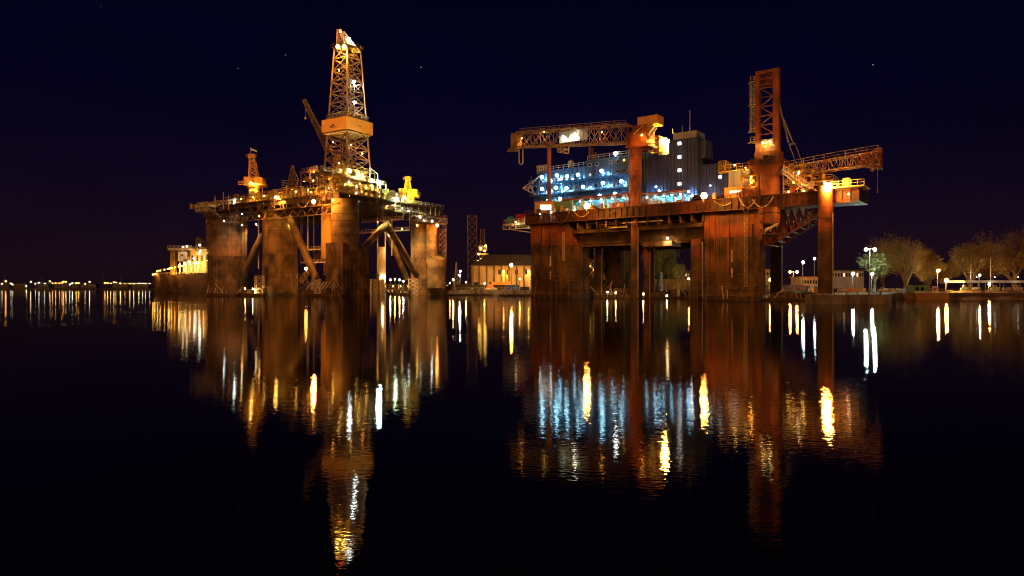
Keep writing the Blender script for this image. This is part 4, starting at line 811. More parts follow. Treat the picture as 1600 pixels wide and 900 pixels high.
for px in (846, 862, 879, 1108, 1117, 1139, 1163, 1176):           # pipes and ladders on the column faces
    u = RU(px, -.3); z0_, z1_ = rnd.uniform(2, 12), rnd.uniform(18, 21.5); mb = MB()
    if px in (879, 1163): mb.lattice([R.P(u, -.4, z0_), R.P(u + .7, -.4, z0_)], [R.P(u, -.4, z1_), R.P(u + .7, -.4, z1_)], 18, .1, .07, xb=False); mb.build('ladder', M['cream'], RR)
    else: mb.tube(R.P(u, -.42, z0_), R.P(u, -.42, z1_), .16, n=8); mb.build('riser_pipe', M[rnd.choice(['steel', 'orange', 'dark'])], RR)
for i in range(16):                                                # under-deck pipes of the crane rig
    v = rnd.uniform(-.5, 4); z = rnd.uniform(HB + 4, HD0 - .4); a = rnd.uniform(uF1 + 1, uF2a - 14); mb = MB(); mb.tube(R.P(a, v, z), R.P(a + rnd.uniform(5, 13), v, z), rnd.uniform(.1, .25), n=8); mb.build('pipe_run', M[rnd.choice(['steel', 'orange', 'cream', 'dark'])], RR)
# scaffold towers and slanting props at the foot of the drilling rig
for k, (px, yt, Y, wd) in enumerate(((404, 431, 272, 12), (470, 428, 262, 16), (493, 436, 256, 12), (586, 428, 262, 10), (645, 436, 290, 14))):
    p = at(px, Y); h = wd * Y / F_ / 2; z1_ = zpx(yt, Y); mb = MB(); b4_ = [(p.x - h, p.y, 0), (p.x + h, p.y, 0), (p.x + h, p.y + 2, 0), (p.x - h, p.y + 2, 0)]
    mb.lattice(b4_, [(x, y, z1_) for x, y, _ in b4_], 4, .16, .11); mb.build('scaffold', M['cream' if k % 2 == 0 else 'steel'], RL)
for i in range(7): mb = MB(); a = at(494 + 5 * i, 246, 457); mb.bar(a, at(506 + 5.5 * i, 247, 441 - i % 3), .26); mb.build('prop', M['white'], RL)

# ================================================================ SHIP
YS = 430; sb_ = at(237, YS); RS = thing('ship', at(290, YS + 10), 'large ship with a string of yellow lamps along its bow deck, behind the rig', 'ship')
x0, x1 = at(238, YS + 13).x, at(372, YS).x; mb = MB(); hz = zpx(430, YS)
st = []
for i in range(15):
    t = i / 14; x = x0 + (x1 - x0) * t; wdt = 13 * min(1, (t * 3.2) ** .6) if t > 0 else .3; h = hz + (1.2 * t)
    st.append([(x + 1.5 * (1 - t), YS + 13 - wdt * .75, -1), (x, YS + 13 - wdt, h), (x, YS + 13 + wdt, h), (x + 1.5 * (1 - t), YS + 13 + wdt * .75, -1)])
for a, b in zip(st, st[1:]): mb.add(a + b, [(0, 4, 5, 1), (1, 5, 6, 2), (2, 6, 7, 3)])
mb.add(st[0], [(0, 1, 2, 3)]); mb.add(st[-1], [(3, 2, 1, 0)])
mb.build('hull', M['hull'], RS)
mb = MB(); mb.rail([s[1] for s in st], 1.3, 2.5, .14); mb.build('railing', M['cream'], RS)
for (a, b, yt, yb, d, m, nm) in ((286, 296, 405, 426, 8, 'cream', 'deckhouse'), (297, 335, 390, 426, 12, 'yellow', 'deckhouse'), (278, 292, 394, 408, 10, 'white', 'deckhouse'), (305, 316, 372, 392, 8, 'steel', 'mast_house'), (262, 300, 388, 391, 16, 'cream', 'helideck')):
    p, q = at(a, YS + 4), at(b, YS + 4); mb = MB(); za, zb2 = zpx(yb, YS + 4), zpx(yt, YS + 4)
    if nm == 'mast_house': mb.lattice([(p.x, p.y, za), (q.x, p.y, za), (q.x, p.y + d, za), (p.x, p.y + d, za)], [(p.x + 1, p.y, zb2), (q.x - 1, p.y, zb2), (q.x - 1, p.y + d, zb2), (p.x + 1, p.y + d, zb2)], 3, .5, .3)
    else:
        mb.box(p.x, q.x, p.y, p.y + d, za, zb2)
        k = int((q.x - p.x) / 3)
        for i in range(k): mb.box(p.x + (q.x - p.x) * (i + .3) / k, p.x + (q.x - p.x) * (i + .6) / k, p.y - .1, p.y - .003, za + (zb2 - za) * .5, za + (zb2 - za) * .75, 1)
        mb.box(p.x - .3, q.x + .3, p.y - .3, p.y + d, zb2, zb2 + .3); mb.rail([(p.x, p.y - .2, zb2 + .3), (q.x, p.y - .2, zb2 + .3)], 1.3, 2.2, .16)
    mb.build(nm, [M[m], M['glass']], RS)
mb = MB(); p = at(270, YS + 6); mb.lattice([(p.x - 1.2, p.y, hz), (p.x + 1.2, p.y, hz), (p.x + 1.2, p.y + 2.4, hz), (p.x - 1.2, p.y + 2.4, hz)], [(p.x - 1.2, p.y, zpx(391, YS)), (p.x + 1.2, p.y, zpx(391, YS)), (p.x + 1.2, p.y + 2.4, zpx(391, YS)), (p.x - 1.2, p.y + 2.4, zpx(391, YS))], 7, .4, .25); mb.build('helideck_leg', M['yellow'], RS)
for i, px in enumerate((239, 242, 246, 250, 257, 263, 265, 268, 273, 279, 284, 290, 297, 304, 311, 318, 324)):
    py = 429 - (px - 239) * .21 - (4 if px > 244 else 0); lamp(RS, at(px, YS - 4 if px > 250 else YS + 4, py), GOLD if i % 4 else SOD, 330, .42)
for px, py in ((286, 386), (292, 385), (312, 383), (313, 392), (311, 396), (303, 404), (288, 412), (296, 409), (281, 414), (306, 410)): lamp(RS, at(px, YS - 4, py), WHITE if px > 300 else WARM, 130, .55)
for px in (281, 287, 291, 299, 305, 310): mb = MB(); a = at(px, YS + 2, 425); mb.tube(a, at(px, YS + 2, 410), .5, n=8); mb.build('vent_post', M['cream'], RS)

# ================================================================ SHORE THINGS
def street_lamp(name, px, py, Y, c, E, r, label, group=None, base=LZ, heads=1, dx=1.6, arm=True):
    p = at(px, Y, py); o = thing(name, (p.x, p.y, base), label, 'street lamp' if name == 'street_lamp' else 'lamp', group)
    mb = MB(); mb.tube((p.x, p.y + .4, base), (p.x, p.y + .4, p.z + .3), .16, .1, n=8); mb.bar((p.x - dx * (heads > 1), p.y + .4, p.z + .3), (p.x + dx * (heads > 1) + .01, p.y, p.z + .3), .12); mb.build('pole', M['cable'], o)
    for k in range(heads):
        q = p + V(((k * 2 - 1) * dx if heads > 1 else 0, 0, 0)); mb = MB(); mb.box(q.x - r * .7, q.x + r * .7, q.y - r * .5, q.y + .45, q.z + r * 1.02, q.z + r * 1.3); hd = mb.build('lamp_head', M['dark'], o)
        mb = MB(); mb.ball(q, r, 8, 5); mb.build('bulb', glow(c, E), hd)
    return o
street_lamp('street_lamp', 1360, 390, 212, (.72, 1., .95), 1300, .42, 'tall twin-headed white street lamp in front of the bright green tree', heads=2, dx=1.35)
street_lamp('street_lamp', 1255, 410, 230, (.8, 1., .97), 150, .45, 'bright white street lamp right of the back leg of the crane rig')
street_lamp('street_lamp', 1273, 404, 260, (.75, 1., .95), 90, .4, 'smaller bluish white street lamp just left of the thick front leg of the crane rig')
street_lamp('street_lamp', 1299, 398, 250, WARM, 60, .32, 'small warm street lamp just right of the thick front leg of the crane rig')
street_lamp('street_lamp', 1333, 428, 215, (.75, 1., .97), 260, .42, 'low white street lamp in front of the long pale building')
street_lamp('street_lamp', 1363, 428, 214, (.75, 1., .97), 700, .38, 'low white street lamp in front of the trunk of the bright green tree')
street_lamp('street_lamp', 1240, 425, 300, SOD, 700, .5, 'twin-headed orange street lamp behind the orange roofed shed', heads=2, dx=1.5)
street_lamp('street_lamp', 1204, 437, 215, GOLD, 600, .42, 'low yellow street lamp beside the back leg of the crane rig')
street_lamp('street_lamp', 1466, 423, 230, WARM, 1900, .4, 'warm street lamp in front of the low brown trees at right')
street_lamp('street_lamp', 1479, 438, 205, GOLD, 1500, .42, 'low orange street lamp beside the white lit canopy')
street_lamp('street_lamp', 1546, 444, 222, SOD, 1900, .33, 'low orange street lamp above the white lit canopy')
street_lamp('street_lamp', 1531, 430, 240, WARM, 1900, .25, 'faint warm street lamp left of the bare sailing masts')
street_lamp('street_lamp', 799, 414, 305, SOD, 900, .62, 'orange street lamp in front of the yellow warehouse wall')
for px, py, c, lb in ((718, 430, WHITE, 'white yard lamp left of the warehouse, lower of the close pair'), (719, 424, WHITE, 'white yard lamp left of the warehouse, upper of the close pair'), (708, 437, WARM, 'small warm yard lamp beside the foot of the drilling rig')):
    street_lamp('yard_lamp', px, py, 330, c, 150, .42, lb)
for px, py, c, lb in ((1076, 436, SOD, 'orange yard lamp over the yellow barge wall'), (1074, 442, WARM, 'warm yard lamp just below the orange one near the yellow barge'), (1086, 433, WHITE, 'tiny white yard lamp beside the front right column'), (610, 437, WARM, 'first warm yard lamp seen under the brace of the drilling rig'), (617, 436, GOLD, 'golden yard lamp seen under the brace of the drilling rig'), (624, 437, WARM, 'last warm yard lamp seen under the brace of the drilling rig'), (630, 439, WHITE, 'tiny white yard lamp left of the right column of the drilling rig')):
    street_lamp('yard_lamp', px, py, 268 if px > 900 else 560, c, 900 if px in (1076, 1074) else 110, .36 if px > 900 else .6, lb)
for px, py, c, lb in ((703, 442, SOD, 'tiny orange yard lamp at the left end of the warehouse quay'), (728, 441, WARM, 'tiny warm yard lamp above the left dark container'), (757, 443, SOD, 'tiny orange yard lamp between the stored boats'), (812, 436, GOLD, 'tiny yellow yard lamp low on the warehouse wall beside the crane rig'), (1092, 441, SOD, 'tiny orange yard lamp at the left foot of the front right column')):
    street_lamp('yard_lamp', px, py, 311 if px < 900 else 262, c, 120, .26, lb)
# warehouse
YW = 325; W = thing('warehouse', at(783, YW + 9).xy.to_3d() + V((0, 0, LZ)), 'long warehouse with a yellow lit wall, five buttresses and a dark hipped roof', 'warehouse')
wa, wb = at(737, YW).x, at(842, YW).x; we = zpx(415, YW); wr = zpx(398, YW + 9)
mb = MB(); mb.box(wa, wb, YW, YW + 18, LZ, we)
for i in range(10): x = wa + (wb - wa) * i / 9; mb.box(x - .4, x + .4, YW - .45, YW - .003, LZ, we - .2, 1)
mb.box(wa, wb, YW - .08, YW - .003, LZ, LZ + .8, 1); mb.build('wall', [M['wall'], M['conc']], W)
mb = MB(); mb.tube((wa - .9, YW - 1, we - .05), (wb + .9, YW - 1, we - .05), .14, n=8)
for x in (wa + 1, (wa + wb) / 2, wb - 1): mb.tube((x, YW - .6, LZ), (x, YW - .6, we - .1), .1, n=8)
mb.build('gutter', M['cable'], W)
for px in (745, 770):
    p = at(px, YW); mb = MB(); mb.box(p.x - 1.6, p.x + 1.6, YW - .12, YW - .003, LZ, LZ + 4.2); mb.box(p.x - .04, p.x + .04, YW - .16, YW - .123, LZ, LZ + 4.2); mb.build('door', M['hull'], W)
mb = MB(); e = .8; mb.add([(wa - e, YW - e, we), (wb + e, YW - e, we), (wb + e, YW + 18 + e, we), (wa - e, YW + 18 + e, we), (wa + 7, YW + 9, wr), (wb - 2, YW + 9, wr)], [(0, 1, 5, 4), (2, 3, 4, 5), (3, 0, 4), (1, 2, 5), (3, 2, 1, 0)]); mb.build('roof', M['roof'], W)
for px in (781, 794, 807, 821):
    p = at(px, YW); mb = MB(); mb.box(p.x - .75, p.x + .75, YW - .12, YW - .003, zpx(429, YW), zpx(421, YW), 0); mb.box(p.x - .9, p.x + .9, YW - .2, YW - .003, zpx(430, YW), zpx(429, YW) - .02, 1); mb.box(p.x - .05, p.x + .05, YW - .16, YW - .123, zpx(429, YW), zpx(421, YW), 1); mb.build('window', [M['glass'], M['cream']], W)
lamp(W, at(787, YW - 2.5, 424), GOLD, 160, .4); lamp(W, at(826, YW - 2.5, 424), GOLD, 160, .4)
# jack-up legs and derrick far behind the warehouse
def tower(name, px, w_, yt, Y, n_, m, label, cat, taper=1.0):
    k = Y / F_; p = at(px, Y); h = w_ / 2 * k; o = thing(name, (p.x, p.y, LZ), label, cat); zt_ = zpx(yt, Y); mb = MB()
    mb.lattice([(p.x - h, p.y - h, LZ), (p.x + h, p.y - h, LZ), (p.x + h, p.y + h, LZ), (p.x - h, p.y + h, LZ)], [(p.x - h * taper, p.y - h * taper, zt_), (p.x + h * taper, p.y - h * taper, zt_), (p.x + h * taper, p.y + h * taper, zt_), (p.x - h * taper, p.y + h * taper, zt_)], n_, .42, .2)
    mb.build('frame', M[m], o); return o, p, h, zt_
tower('lattice_leg', 738, 14, 337, 430, 10, 'steel', 'dark square lattice leg of a jack-up rising behind the warehouse', 'lattice leg')
o, p, h, zt_ = tower('distant_derrick', 754, 12, 358, 470, 10, 'steel', 'distant slender derrick with golden lamps behind the warehouse roof', 'derrick', .5)
mb = MB(); mb.box(p.x - h * 1.5, p.x + h * 1.5, p.y - h, p.y + h, zpx(398, 470), zpx(396, 470)); mb.box(p.x - h, p.x + h * 1.2, p.y - h, p.y + h, zpx(392, 470), zpx(384, 470)); mb.build('platform', M['cream'], o)
for px, py in ((748, 397), (751, 388), (757, 392), (752, 405), (759, 384), (747, 408)): lamp(o, at(px, 455, py), GOLD, 130, .6)
tower('mast_frame', 713, 7, 410, 420, 6, 'cream', 'pale pointed mast frame on the quay left of the warehouse', 'mast', .15)
# green pylon seen under the right rig
p = at(951, 262); GP = thing('crane_pylon', (p.x, p.y, LZ), 'pale green crane pylon seen under the crane rig', 'crane pylon'); mb = MB(); mb.box(p.x - 1.1, p.x + 1.1, p.y, p.y + 2, LZ, zpx(379, 262)); mb.box(p.x - 2.4, p.x - .0, p.y - .3, p.y - .003, zpx(402, 262), zpx(397, 262)); mb.build('tower', M['green'], GP)
mb = MB(); mb.bar(at(944, 261, 400), at(946, 261, 379), .4); mb.bar(at(944, 261, 381), at(950, 261, 397), .35); mb.build('arm', M['green'], GP)
street_lamp('yard_lamp', 960, 402, 256, GREEN, 45, .22, 'small greenish lamp beside the pale green pylon')
# lit sloping gangway under the right rig
GW = thing('gangway', at(928, 226).xy.to_3d(), 'lit cream gangway sloping down beside the front left column of the crane rig', 'gangway')
mb = MB(); a, b = at(913, 226, 408), at(943, 224, 432)
for o_ in (V((0, 0, 0)), V((0, 2, 0)), V((0, 0, 2.4)), V((0, 2, 2.4))): mb.bar(a + o_, b + o_, .3)
for k in range(9): p = a.lerp(b, k / 8); mb.bar(p, p + V((0, 0, 2.4)), .2); mb.bar(p, p + V((0, 2, 0)), .2); mb.bar(p, p + V((-1.4, .6, -2.2)), .2)
mb.prism([a + V((0, 2.1, 0)), b + V((0, 2.1, 0)), b + V((0, 2.1, 2.2)), a + V((0, 2.1, 2.2))], [a + V((0, 2.2, 0)), b + V((0, 2.2, 0)), b + V((0, 2.2, 2.2)), a + V((0, 2.2, 2.2))]); mb.build('frame', M['cream'], GW)
for px, py in ((917, 412), (922, 416), (928, 422), (937, 430)): lamp(GW, at(px, 223.2, py), GOLD, 45, .2)
p = at(953, 224); o = thing('cargo_cage', (p.x, p.y, 1.6), 'white framed open cargo cage on the embankment below the green pylon', 'cage'); mb = MB(); w2 = 8 * 224 / F_; mb.lattice([(p.x - w2, p.y, 2), (p.x + w2, p.y, 2), (p.x + w2, p.y + 3, 2), (p.x - w2, p.y + 3, 2)], [(p.x - w2, p.y, 4.6), (p.x + w2, p.y, 4.6), (p.x + w2, p.y + 3, 4.6), (p.x - w2, p.y + 3, 4.6)], 1, .22, .14); mb.build('frame', M['cream'], o)

def boat(px, Y, wpx, hpx, label, m='white', cabin=True, base=None, name='boat', group=None, cover=None):
    p = at(px, Y); L_ = wpx * Y / F_; B = L_ * .28; H = hpx * Y / F_ * .5; z = LZ + .3 if base is None else base
    o = thing(name, (p.x, p.y, z), label, 'boat' if name == 'boat' else name.replace('_', ' '), group); mb = MB(); st = []
    for i in range(9):
        t = i / 8; w_ = B / 2 * (1 - max(0, (t - .55) / .45) ** 2 * .95); x = p.x - L_ / 2 + L_ * t; k = H * (1 + .25 * t * t)
        st.append([(x + (t > .9) * -.3, p.y, z), (x, p.y - w_, z + k * .45), (x, p.y - w_, z + k), (x, p.y + w_, z + k), (x, p.y + w_, z + k * .45)])
    for a, b in zip(st, st[1:]): mb.add(a + b, [(0, 5, 6, 1), (1, 6, 7, 2), (2, 7, 8, 3), (3, 8, 9, 4), (4, 9, 5, 0)])
    mb.add(st[0], [(0, 1, 2, 3, 4)]); mb.build('hull', M[m], o)
    if cabin:
        mb = MB(); x = p.x - L_ * .1; mb.hexa([(x - L_ * .2, p.y - B * .32, z + H), (x + L_ * .22, p.y - B * .32, z + H), (x + L_ * .22, p.y + B * .32, z + H), (x - L_ * .2, p.y + B * .32, z + H)], [(x - L_ * .17, p.y - B * .27, z + H * 1.9), (x + L_ * .12, p.y - B * .27, z + H * 1.9), (x + L_ * .12, p.y + B * .27, z + H * 1.9), (x - L_ * .17, p.y + B * .27, z + H * 1.9)])
        mb.box(x - L_ * .13, x + L_ * .08, p.y - B * .32 - .02, p.y - B * .285, z + H * 1.3, z + H * 1.6, 1); mb.build('cabin', [M[cover or 'white'], M['glass']], o)
    return o
# yard clutter beside the warehouse: containers, vans, boats
rnd = random.Random(9)
def crate(px, Y, wpx, hpx, m, label, name='shipping_container', cat='container', zb=LZ, rib=True):
    p = at(px, Y); k = Y / F_; w_, h = wpx * k / 2, hpx * k; o = thing(name, (p.x, p.y, zb), label, cat); mb = MB(); mb.box(p.x - w_, p.x + w_, p.y, p.y + min(2.5, w_ * 1.5), zb, zb + h)
    n_ = max(4, int(w_ * 2 / .7))
    for i in range(n_ + 1): x = p.x - w_ + 2 * w_ * i / n_; mb.box(x - .07, x + .07, p.y - .08, p.y - .003, zb + .1, zb + h - .1)
    mb.box(p.x - w_ - .06, p.x + w_ + .06, p.y - .12, p.y + min(2.5, w_ * 1.5) + .05, zb + h, zb + h + .15); mb.build('box', M[m], o)
    mb = MB(); mb.box(p.x + w_ * .3, p.x + w_ * .8, p.y - .16, p.y - .085, zb + .1, zb + h * .85); mb.build('door', M[m], o); return o
crate(724, 308, 24, 9, 'dark', 'dark container on the quay left of the warehouse', zb=2.0)
crate(702, 309, 12, 6, 'dark', 'small dark container at the left end of the quay', zb=2.0)
crate(749, 312, 20, 8, 'roof', 'dark grey container in front of the left warehouse bays', zb=2.0)
crate(781, 310, 20, 8, 'hull', 'brown black container under the long orange roofed shed', zb=2.0)
crate(800, 306, 22, 8, 'bcover', 'blue grey container on the quay in front of the warehouse', zb=2.0)
crate(820, 303, 14, 5, 'dark', 'low dark container beside the front left column of the crane rig', zb=2.0)
crate(784, 318, 32, 14, 'orange_rail', 'long orange shed in front of the warehouse windows', 'shed', 'shed')
crate(768, 317, 12, 10, 'orange_rail', 'small orange shed left of the long orange shed', 'shed', 'shed')
crate(1241, 226, 50, 11, 'orange', 'long orange roofed shed right of the back leg of the crane rig', 'shed', 'shed')
crate(1272, 222, 16, 9, 'bcover', 'blue white tarpaulin covered stack left of the thick front leg', 'covered_stack', 'stack')
crate(1281, 205, 18, 8, 'orange_rail', 'orange crate on the pier just left of the thick front leg', 'crate', 'crate')
crate(1330, 208, 22, 6, 'orange_rail', 'first long orange hut right of the thick front leg', 'hut', 'hut')
crate(1345, 212, 14, 6, 'cream', 'pale hut left of the tall twin-headed lamp', 'hut', 'hut')
crate(1392, 205, 12, 6, 'cream', 'cream hut under the big bare tree', 'hut', 'hut')
crate(1442, 200, 14, 9, 'green', 'green grey hut between the moored barge and the trees', 'hut', 'hut')
crate(1310, 200, 16, 6, 'dark', 'dark hut beside the thick front leg', 'hut', 'hut')
crate(1424, 202, 16, 7, 'roof', 'dark hut left of the green grey hut', 'hut', 'hut')
for i, (px, Y, w_, h) in enumerate(((712, 312, 9, 5), (735, 309, 8, 5), (762, 309, 9, 5), (773, 308, 8, 5))):
    boat(px, Y, w_, h, ['tiny pale boat stored on the quay next to the left dark container', 'tiny pale boat stored between two dark containers', 'tiny pale boat stored right of the dark grey container', 'tiny pale boat stored left of the brown black container'][i], base=2.1)
boat(969, 226, 12, 8, 'white cabin boat on the embankment right of the white cage', base=2.2)
boat(1199, 206, 9, 12, 'small white boat standing under the low yellow street lamp')
boat(1270, 210, 14, 9, 'small pale boat ashore beside the blue tarpaulin stack')
boat(1316, 196, 14, 7, 'pale boat ashore on the pier right of the thick front leg', base=1.9)
boat(1380, 194, 16, 7, 'pale boat ashore at the end of the pier', base=1.9)
boat(1404, 197, 12, 6, 'small cream boat ashore near the big bare tree', m='cream')
for i, px in enumerate((1508, 1526, 1556, 1574, 1592)): boat(px, 206 + i % 2 * 3, 13, 9, 'pale boat stored under the white canopy, %s' % ['leftmost of five', 'second of five from the left', 'middle of five', 'fourth of five from the left', 'rightmost of five'][i], base=2.2, cabin=i % 2 == 0, group='boats stored under the canopy')
# blue and white lift beside the green embankment
p = at(1030, 246); o = thing('boat_hoist', (p.x, p.y, LZ), 'small blue and white boat hoist in front of the willow', 'hoist'); mb = MB(); mb.bar((p.x + .8, p.y, LZ), (p.x + .8, p.y, zpx(425, 246)), .7); mb.build('post', M['white'], o); mb = MB(); mb.bar((p.x - 1.2, p.y - .4, LZ), (p.x, p.y - .4, zpx(428, 246)), .6); mb.bar((p.x - .8, p.y - .4, 3), (p.x + .8, p.y - .4, 3), .4); mb.build('arm', M['bcover'], o)
p = at(1049, 262); o = thing('barge', (p.x, p.y, LZ), 'long low yellow lit barge in front of the willow', 'barge'); mb = MB(); w_ = 28 * 262 / F_; mb.hexa([(p.x - w_, p.y, LZ + .6), (p.x + w_, p.y, LZ + .6), (p.x + w_, p.y + 5, LZ + .6), (p.x - w_, p.y + 5, LZ + .6)], [(p.x - w_ - .6, p.y - .3, zpx(436, 262)), (p.x + w_ + .6, p.y - .3, zpx(436, 262)), (p.x + w_ + .6, p.y + 5.3, zpx(436, 262)), (p.x - w_ - .6, p.y + 5.3, zpx(436, 262))]); mb.build('hull', M['yellow'], o); mb = MB(); mb.rail([(p.x - w_, p.y - .6, LZ + .5), (p.x + w_, p.y - .6, LZ + .5)], 1.6, 1.2, .12); mb.build('fence', M['cream'], o)
# distant low buildings
def house(px0, px1, yt, Y, m, label, roofm='roof', lit=0):
    a, b = at(px0, Y).x, at(px1, Y).x; o = thing('building', ((a + b) / 2, Y, LZ), label, 'building'); z = zpx(yt, Y); mb = MB(); mb.box(a, b, Y, Y + 12, LZ, z); mb.build('wall', M[m], o); mb = MB(); mb.box(a - .5, b + .5, Y - .6, Y + 12.5, z, z + .5); mb.build('roof', M[roofm], o)
    n_ = max(3, int((px1 - px0) / 4))
    for i in range(n_):
        x = a + (b - a) * (i + .5) / n_; mb = MB(); mb.box(x - (b - a) / n_ * .28, x + (b - a) / n_ * .28, Y - .1, Y - .003, z - 2.8, z - 1.2); mb.build('window', glow((1., .75, .4), 1.2) if lit and i % lit == 0 else M['glass'], o)
    return o
house(1296, 1350, 423, 330, 'pale', 'long pale two storey building behind the white street lamps', lit=5)
house(1252, 1290, 434, 320, 'wall', 'low building with a lit orange roof edge behind the white lamps', 'orange_rail')
house(906, 985, 426, 420, 'steel', 'low brown building beyond the embankment under the crane rig', lit=4)
house(1070, 1098, 424, 400, 'steel', 'brown building left of the front right column', lit=5)
house(1180, 1206, 422, 380, 'wall', 'low building with a pale roof edge left of the back leg', 'cream')
house(600, 700, 444, 640, 'steel', 'long low shed far behind the drilling rig', lit=3)
house(480, 520, 440, 700, 'steel', 'dim shed far behind the middle of the drilling rig')
# canopy for boats at the right, masts
for i, (a_, b_) in enumerate(((1500, 1556), (1562, 1625))):
    p, q = at(a_, 205), at(b_, 205); o = thing('canopy', ((p.x + q.x) / 2, 206, LZ), ['long white lit canopy over stored boats, left one', 'long white lit canopy over stored boats at the right edge'][i], 'canopy'); z = zpx(446, 205) + .25
    z = 4.6
    mb = MB(); mb.hexa([(p.x, 203, z), (q.x, 203, z), (q.x, 212, z), (p.x, 212, z)], [(p.x, 203, z + .55), (q.x, 203, z + .55), (q.x, 212, z + .8), (p.x, 212, z + .8)]); mb.build('roof', M['white'], o)
    for k in range(6): x = p.x + (q.x - p.x) * k / 5; mb = MB(); mb.bar((x, 203.3, LZ), (x, 203.3, z), .15); mb.build('post', M['cable'], o)
    for k in range(2): lamp(o, (p.x + (q.x - p.x) * (k + .5) / 2, 201.6, z + 1.6), WHITE, 40, .14)
for px, yt, lb in ((1517, 412, 'thin bare sailing mast, shorter of the pair at right'), (1548, 402, 'thin bare sailing mast, taller of the pair at right')):
    p = at(px, 218); o = thing('sailing_mast', (p.x, p.y, LZ), lb, 'mast'); mb = MB(); mb.tube((p.x, p.y, LZ), (p.x, p.y, zpx(yt, 218)), .14, .1, n=8); mb.build('pole', M['white'], o); mb = MB(); mb.bar((p.x - 1, p.y, zpx(yt + 14, 218)), (p.x + 1, p.y, zpx(yt + 14, 218)), .1); mb.build('spreader', M['white'], o)
# moored barge with a picture board
p = at(1455, 180); o = thing('barge', (p.x, p.y, 0), 'moored brown barge with a white picture board, at the sandy bank', 'barge'); k = 180 / F_; w_ = 27 * k
mb = MB(); mb.hexa([(p.x - w_ * .82, p.y, -.3), (p.x + w_, p.y, -.3), (p.x + w_, p.y + 5, -.3), (p.x - w_ * .82, p.y + 5, -.3)], [(p.x - w_, p.y - .3, 1.7), (p.x + w_, p.y - .3, 1.7), (p.x + w_, p.y + 5.3, 1.7), (p.x - w_, p.y + 5.3, 1.7)]); mb.build('hull', M['sand'], o)
mb = MB(); mb.box(p.x - w_, p.x + w_, p.y - .35, p.y - .2, 1.75, 2.05); mb.build('rail', M['white'], o)
q = at(1463, 180); mb = MB(); mb.box(q.x - .8, q.x + .8, q.y + .5, q.y + .6, 2.0, 3.5); mb.box(q.x - .5, q.x + .15, q.y + .44, q.y + .497, 2.45, 2.9, 1); mb.box(q.x + .2, q.x + .5, q.y + .44, q.y + .497, 2.75, 3.2, 1); mb.box(q.x - .1, q.x + .45, q.y + .4, q.y + .435, 2.3, 2.5, 1); mb.build('picture_board', [M['white'], M['red']], o)
q = at(1440, 181); mb = MB(); mb.box(q.x - 1.6, q.x + 2, q.y + 1, q.y + 4, 1.72, 3.6, 0); mb.box(q.x - 1.8, q.x + 2.2, q.y + .8, q.y + 4.2, 3.6, 3.75, 0); mb.box(q.x - 1, q.x - .2, q.y + .92, q.y + .997, 2.4, 3.2, 1); mb.box(q.x + .4, q.x + 1.2, q.y + .92, q.y + .997, 2.4, 3.2, 1); mb.build('cabin', [M['green'], M['glass']], o)
bg0 = None
for i in range(7):                                                # mooring bollards along the pier edge
    p = at(1268 + 18 * i, 128.8); mb = MB(); mb.tube((p.x, p.y, 1.75), (p.x, p.y, 2.2), .13, .11, n=10); mb.tube((p.x, p.y, 2.2), (p.x, p.y, 2.32), .2, .17, n=10)
    tag(mb.build('bollard', M['dark'], loc=(p.x, p.y, 1.75)), 'small dark mooring bollard on the edge of the pier', 'bollard', 'bollards along the pier edge')
for a_, b_, Y0, lb in ((700, 832, 303.5, 'low rail fence along the warehouse quay'), (1405, 1478, 196, 'low rail fence along the shore left of the sandy bank')):
    p, q = at(a_, Y0), at(b_, Y0); mb = MB(); mb.rail([(p.x, p.y, 2.0 if a_ < 900 else LZ), (q.x, q.y, 2.0 if a_ < 900 else LZ)], 1.1, 2, .08); tag(mb.build('fence', M['cream'], loc=(p.x, p.y, LZ)), lb, 'fence')
# pontoons at the rigs' feet
def pontoon(px0, px1, Y, label, h=.9, m='rust', gear=6, seed=1):
    a, b = at(px0, Y).x, at(px1, Y).x; o = thing('pontoon', ((a + b) / 2, Y, 0), label, 'pontoon'); mb = MB(); mb.hexa([(a + .6, Y, -.4), (b - .6, Y, -.4), (b - .6, Y + 5, -.4), (a + .6, Y + 5, -.4)], [(a, Y - .2, h), (b, Y - .2, h), (b, Y + 5, h), (a, Y + 5, h)]); mb.build('hull', M[m], o)
    mb = MB(); mb.rail([(a, Y + .2, h), (b, Y + .2, h)], 1.1, 2.2, .1); mb.build('railing', M['steel'], o); rnd = random.Random(seed)
    for i in range(gear):
        x = a + (b - a) * (i + rnd.random()) / gear; mb = MB(); q = rnd.random(); hh = rnd.uniform(.7, 2.2)
        if q < .5: mb.box(x - .6, x + .7, Y + 1.5, Y + 3, h + .01, h + hh); mb.box(x - .7, x + .8, Y + 1.4, Y + 3.1, h + hh, h + hh + .1); mb.build('crate', M[rnd.choice(['steel', 'cream', 'rust'])], o)
        else: mb.bar((x, Y + 1.5, h), (x + rnd.uniform(-3.5, 3.5), Y + 2, h + rnd.uniform(1.5, 4.5)), .2); mb.bar((x + 1, Y + 1.5, h), (x + 1, Y + 2, h + hh), .16); mb.build('pole', M[rnd.choice(['cream', 'steel', 'cream'])], o)
    return o
pontoon(318, 372, 262, 'long rusty pontoon at the foot of the left scaffolded column', seed=3)
pontoon(376, 412, 262, 'short rusty pontoon with two lamps left of the plain round column', seed=4, gear=4)
pontoon(466, 534, 240, 'rusty pontoon with slanting poles beside the middle columns of the drilling rig', seed=5, gear=12)
pontoon(604, 640, 285, 'low rusty pontoon under the V-shaped brace', seed=6, gear=6)
pontoon(700, 770, 285, 'dark floating pontoon along the quay below the containers', m='hull', seed=7, gear=3, h=.6)
pontoon(778, 830, 262, 'dark pontoon left of the front left column of the crane rig', m='hull', seed=8, gear=5, h=.6)
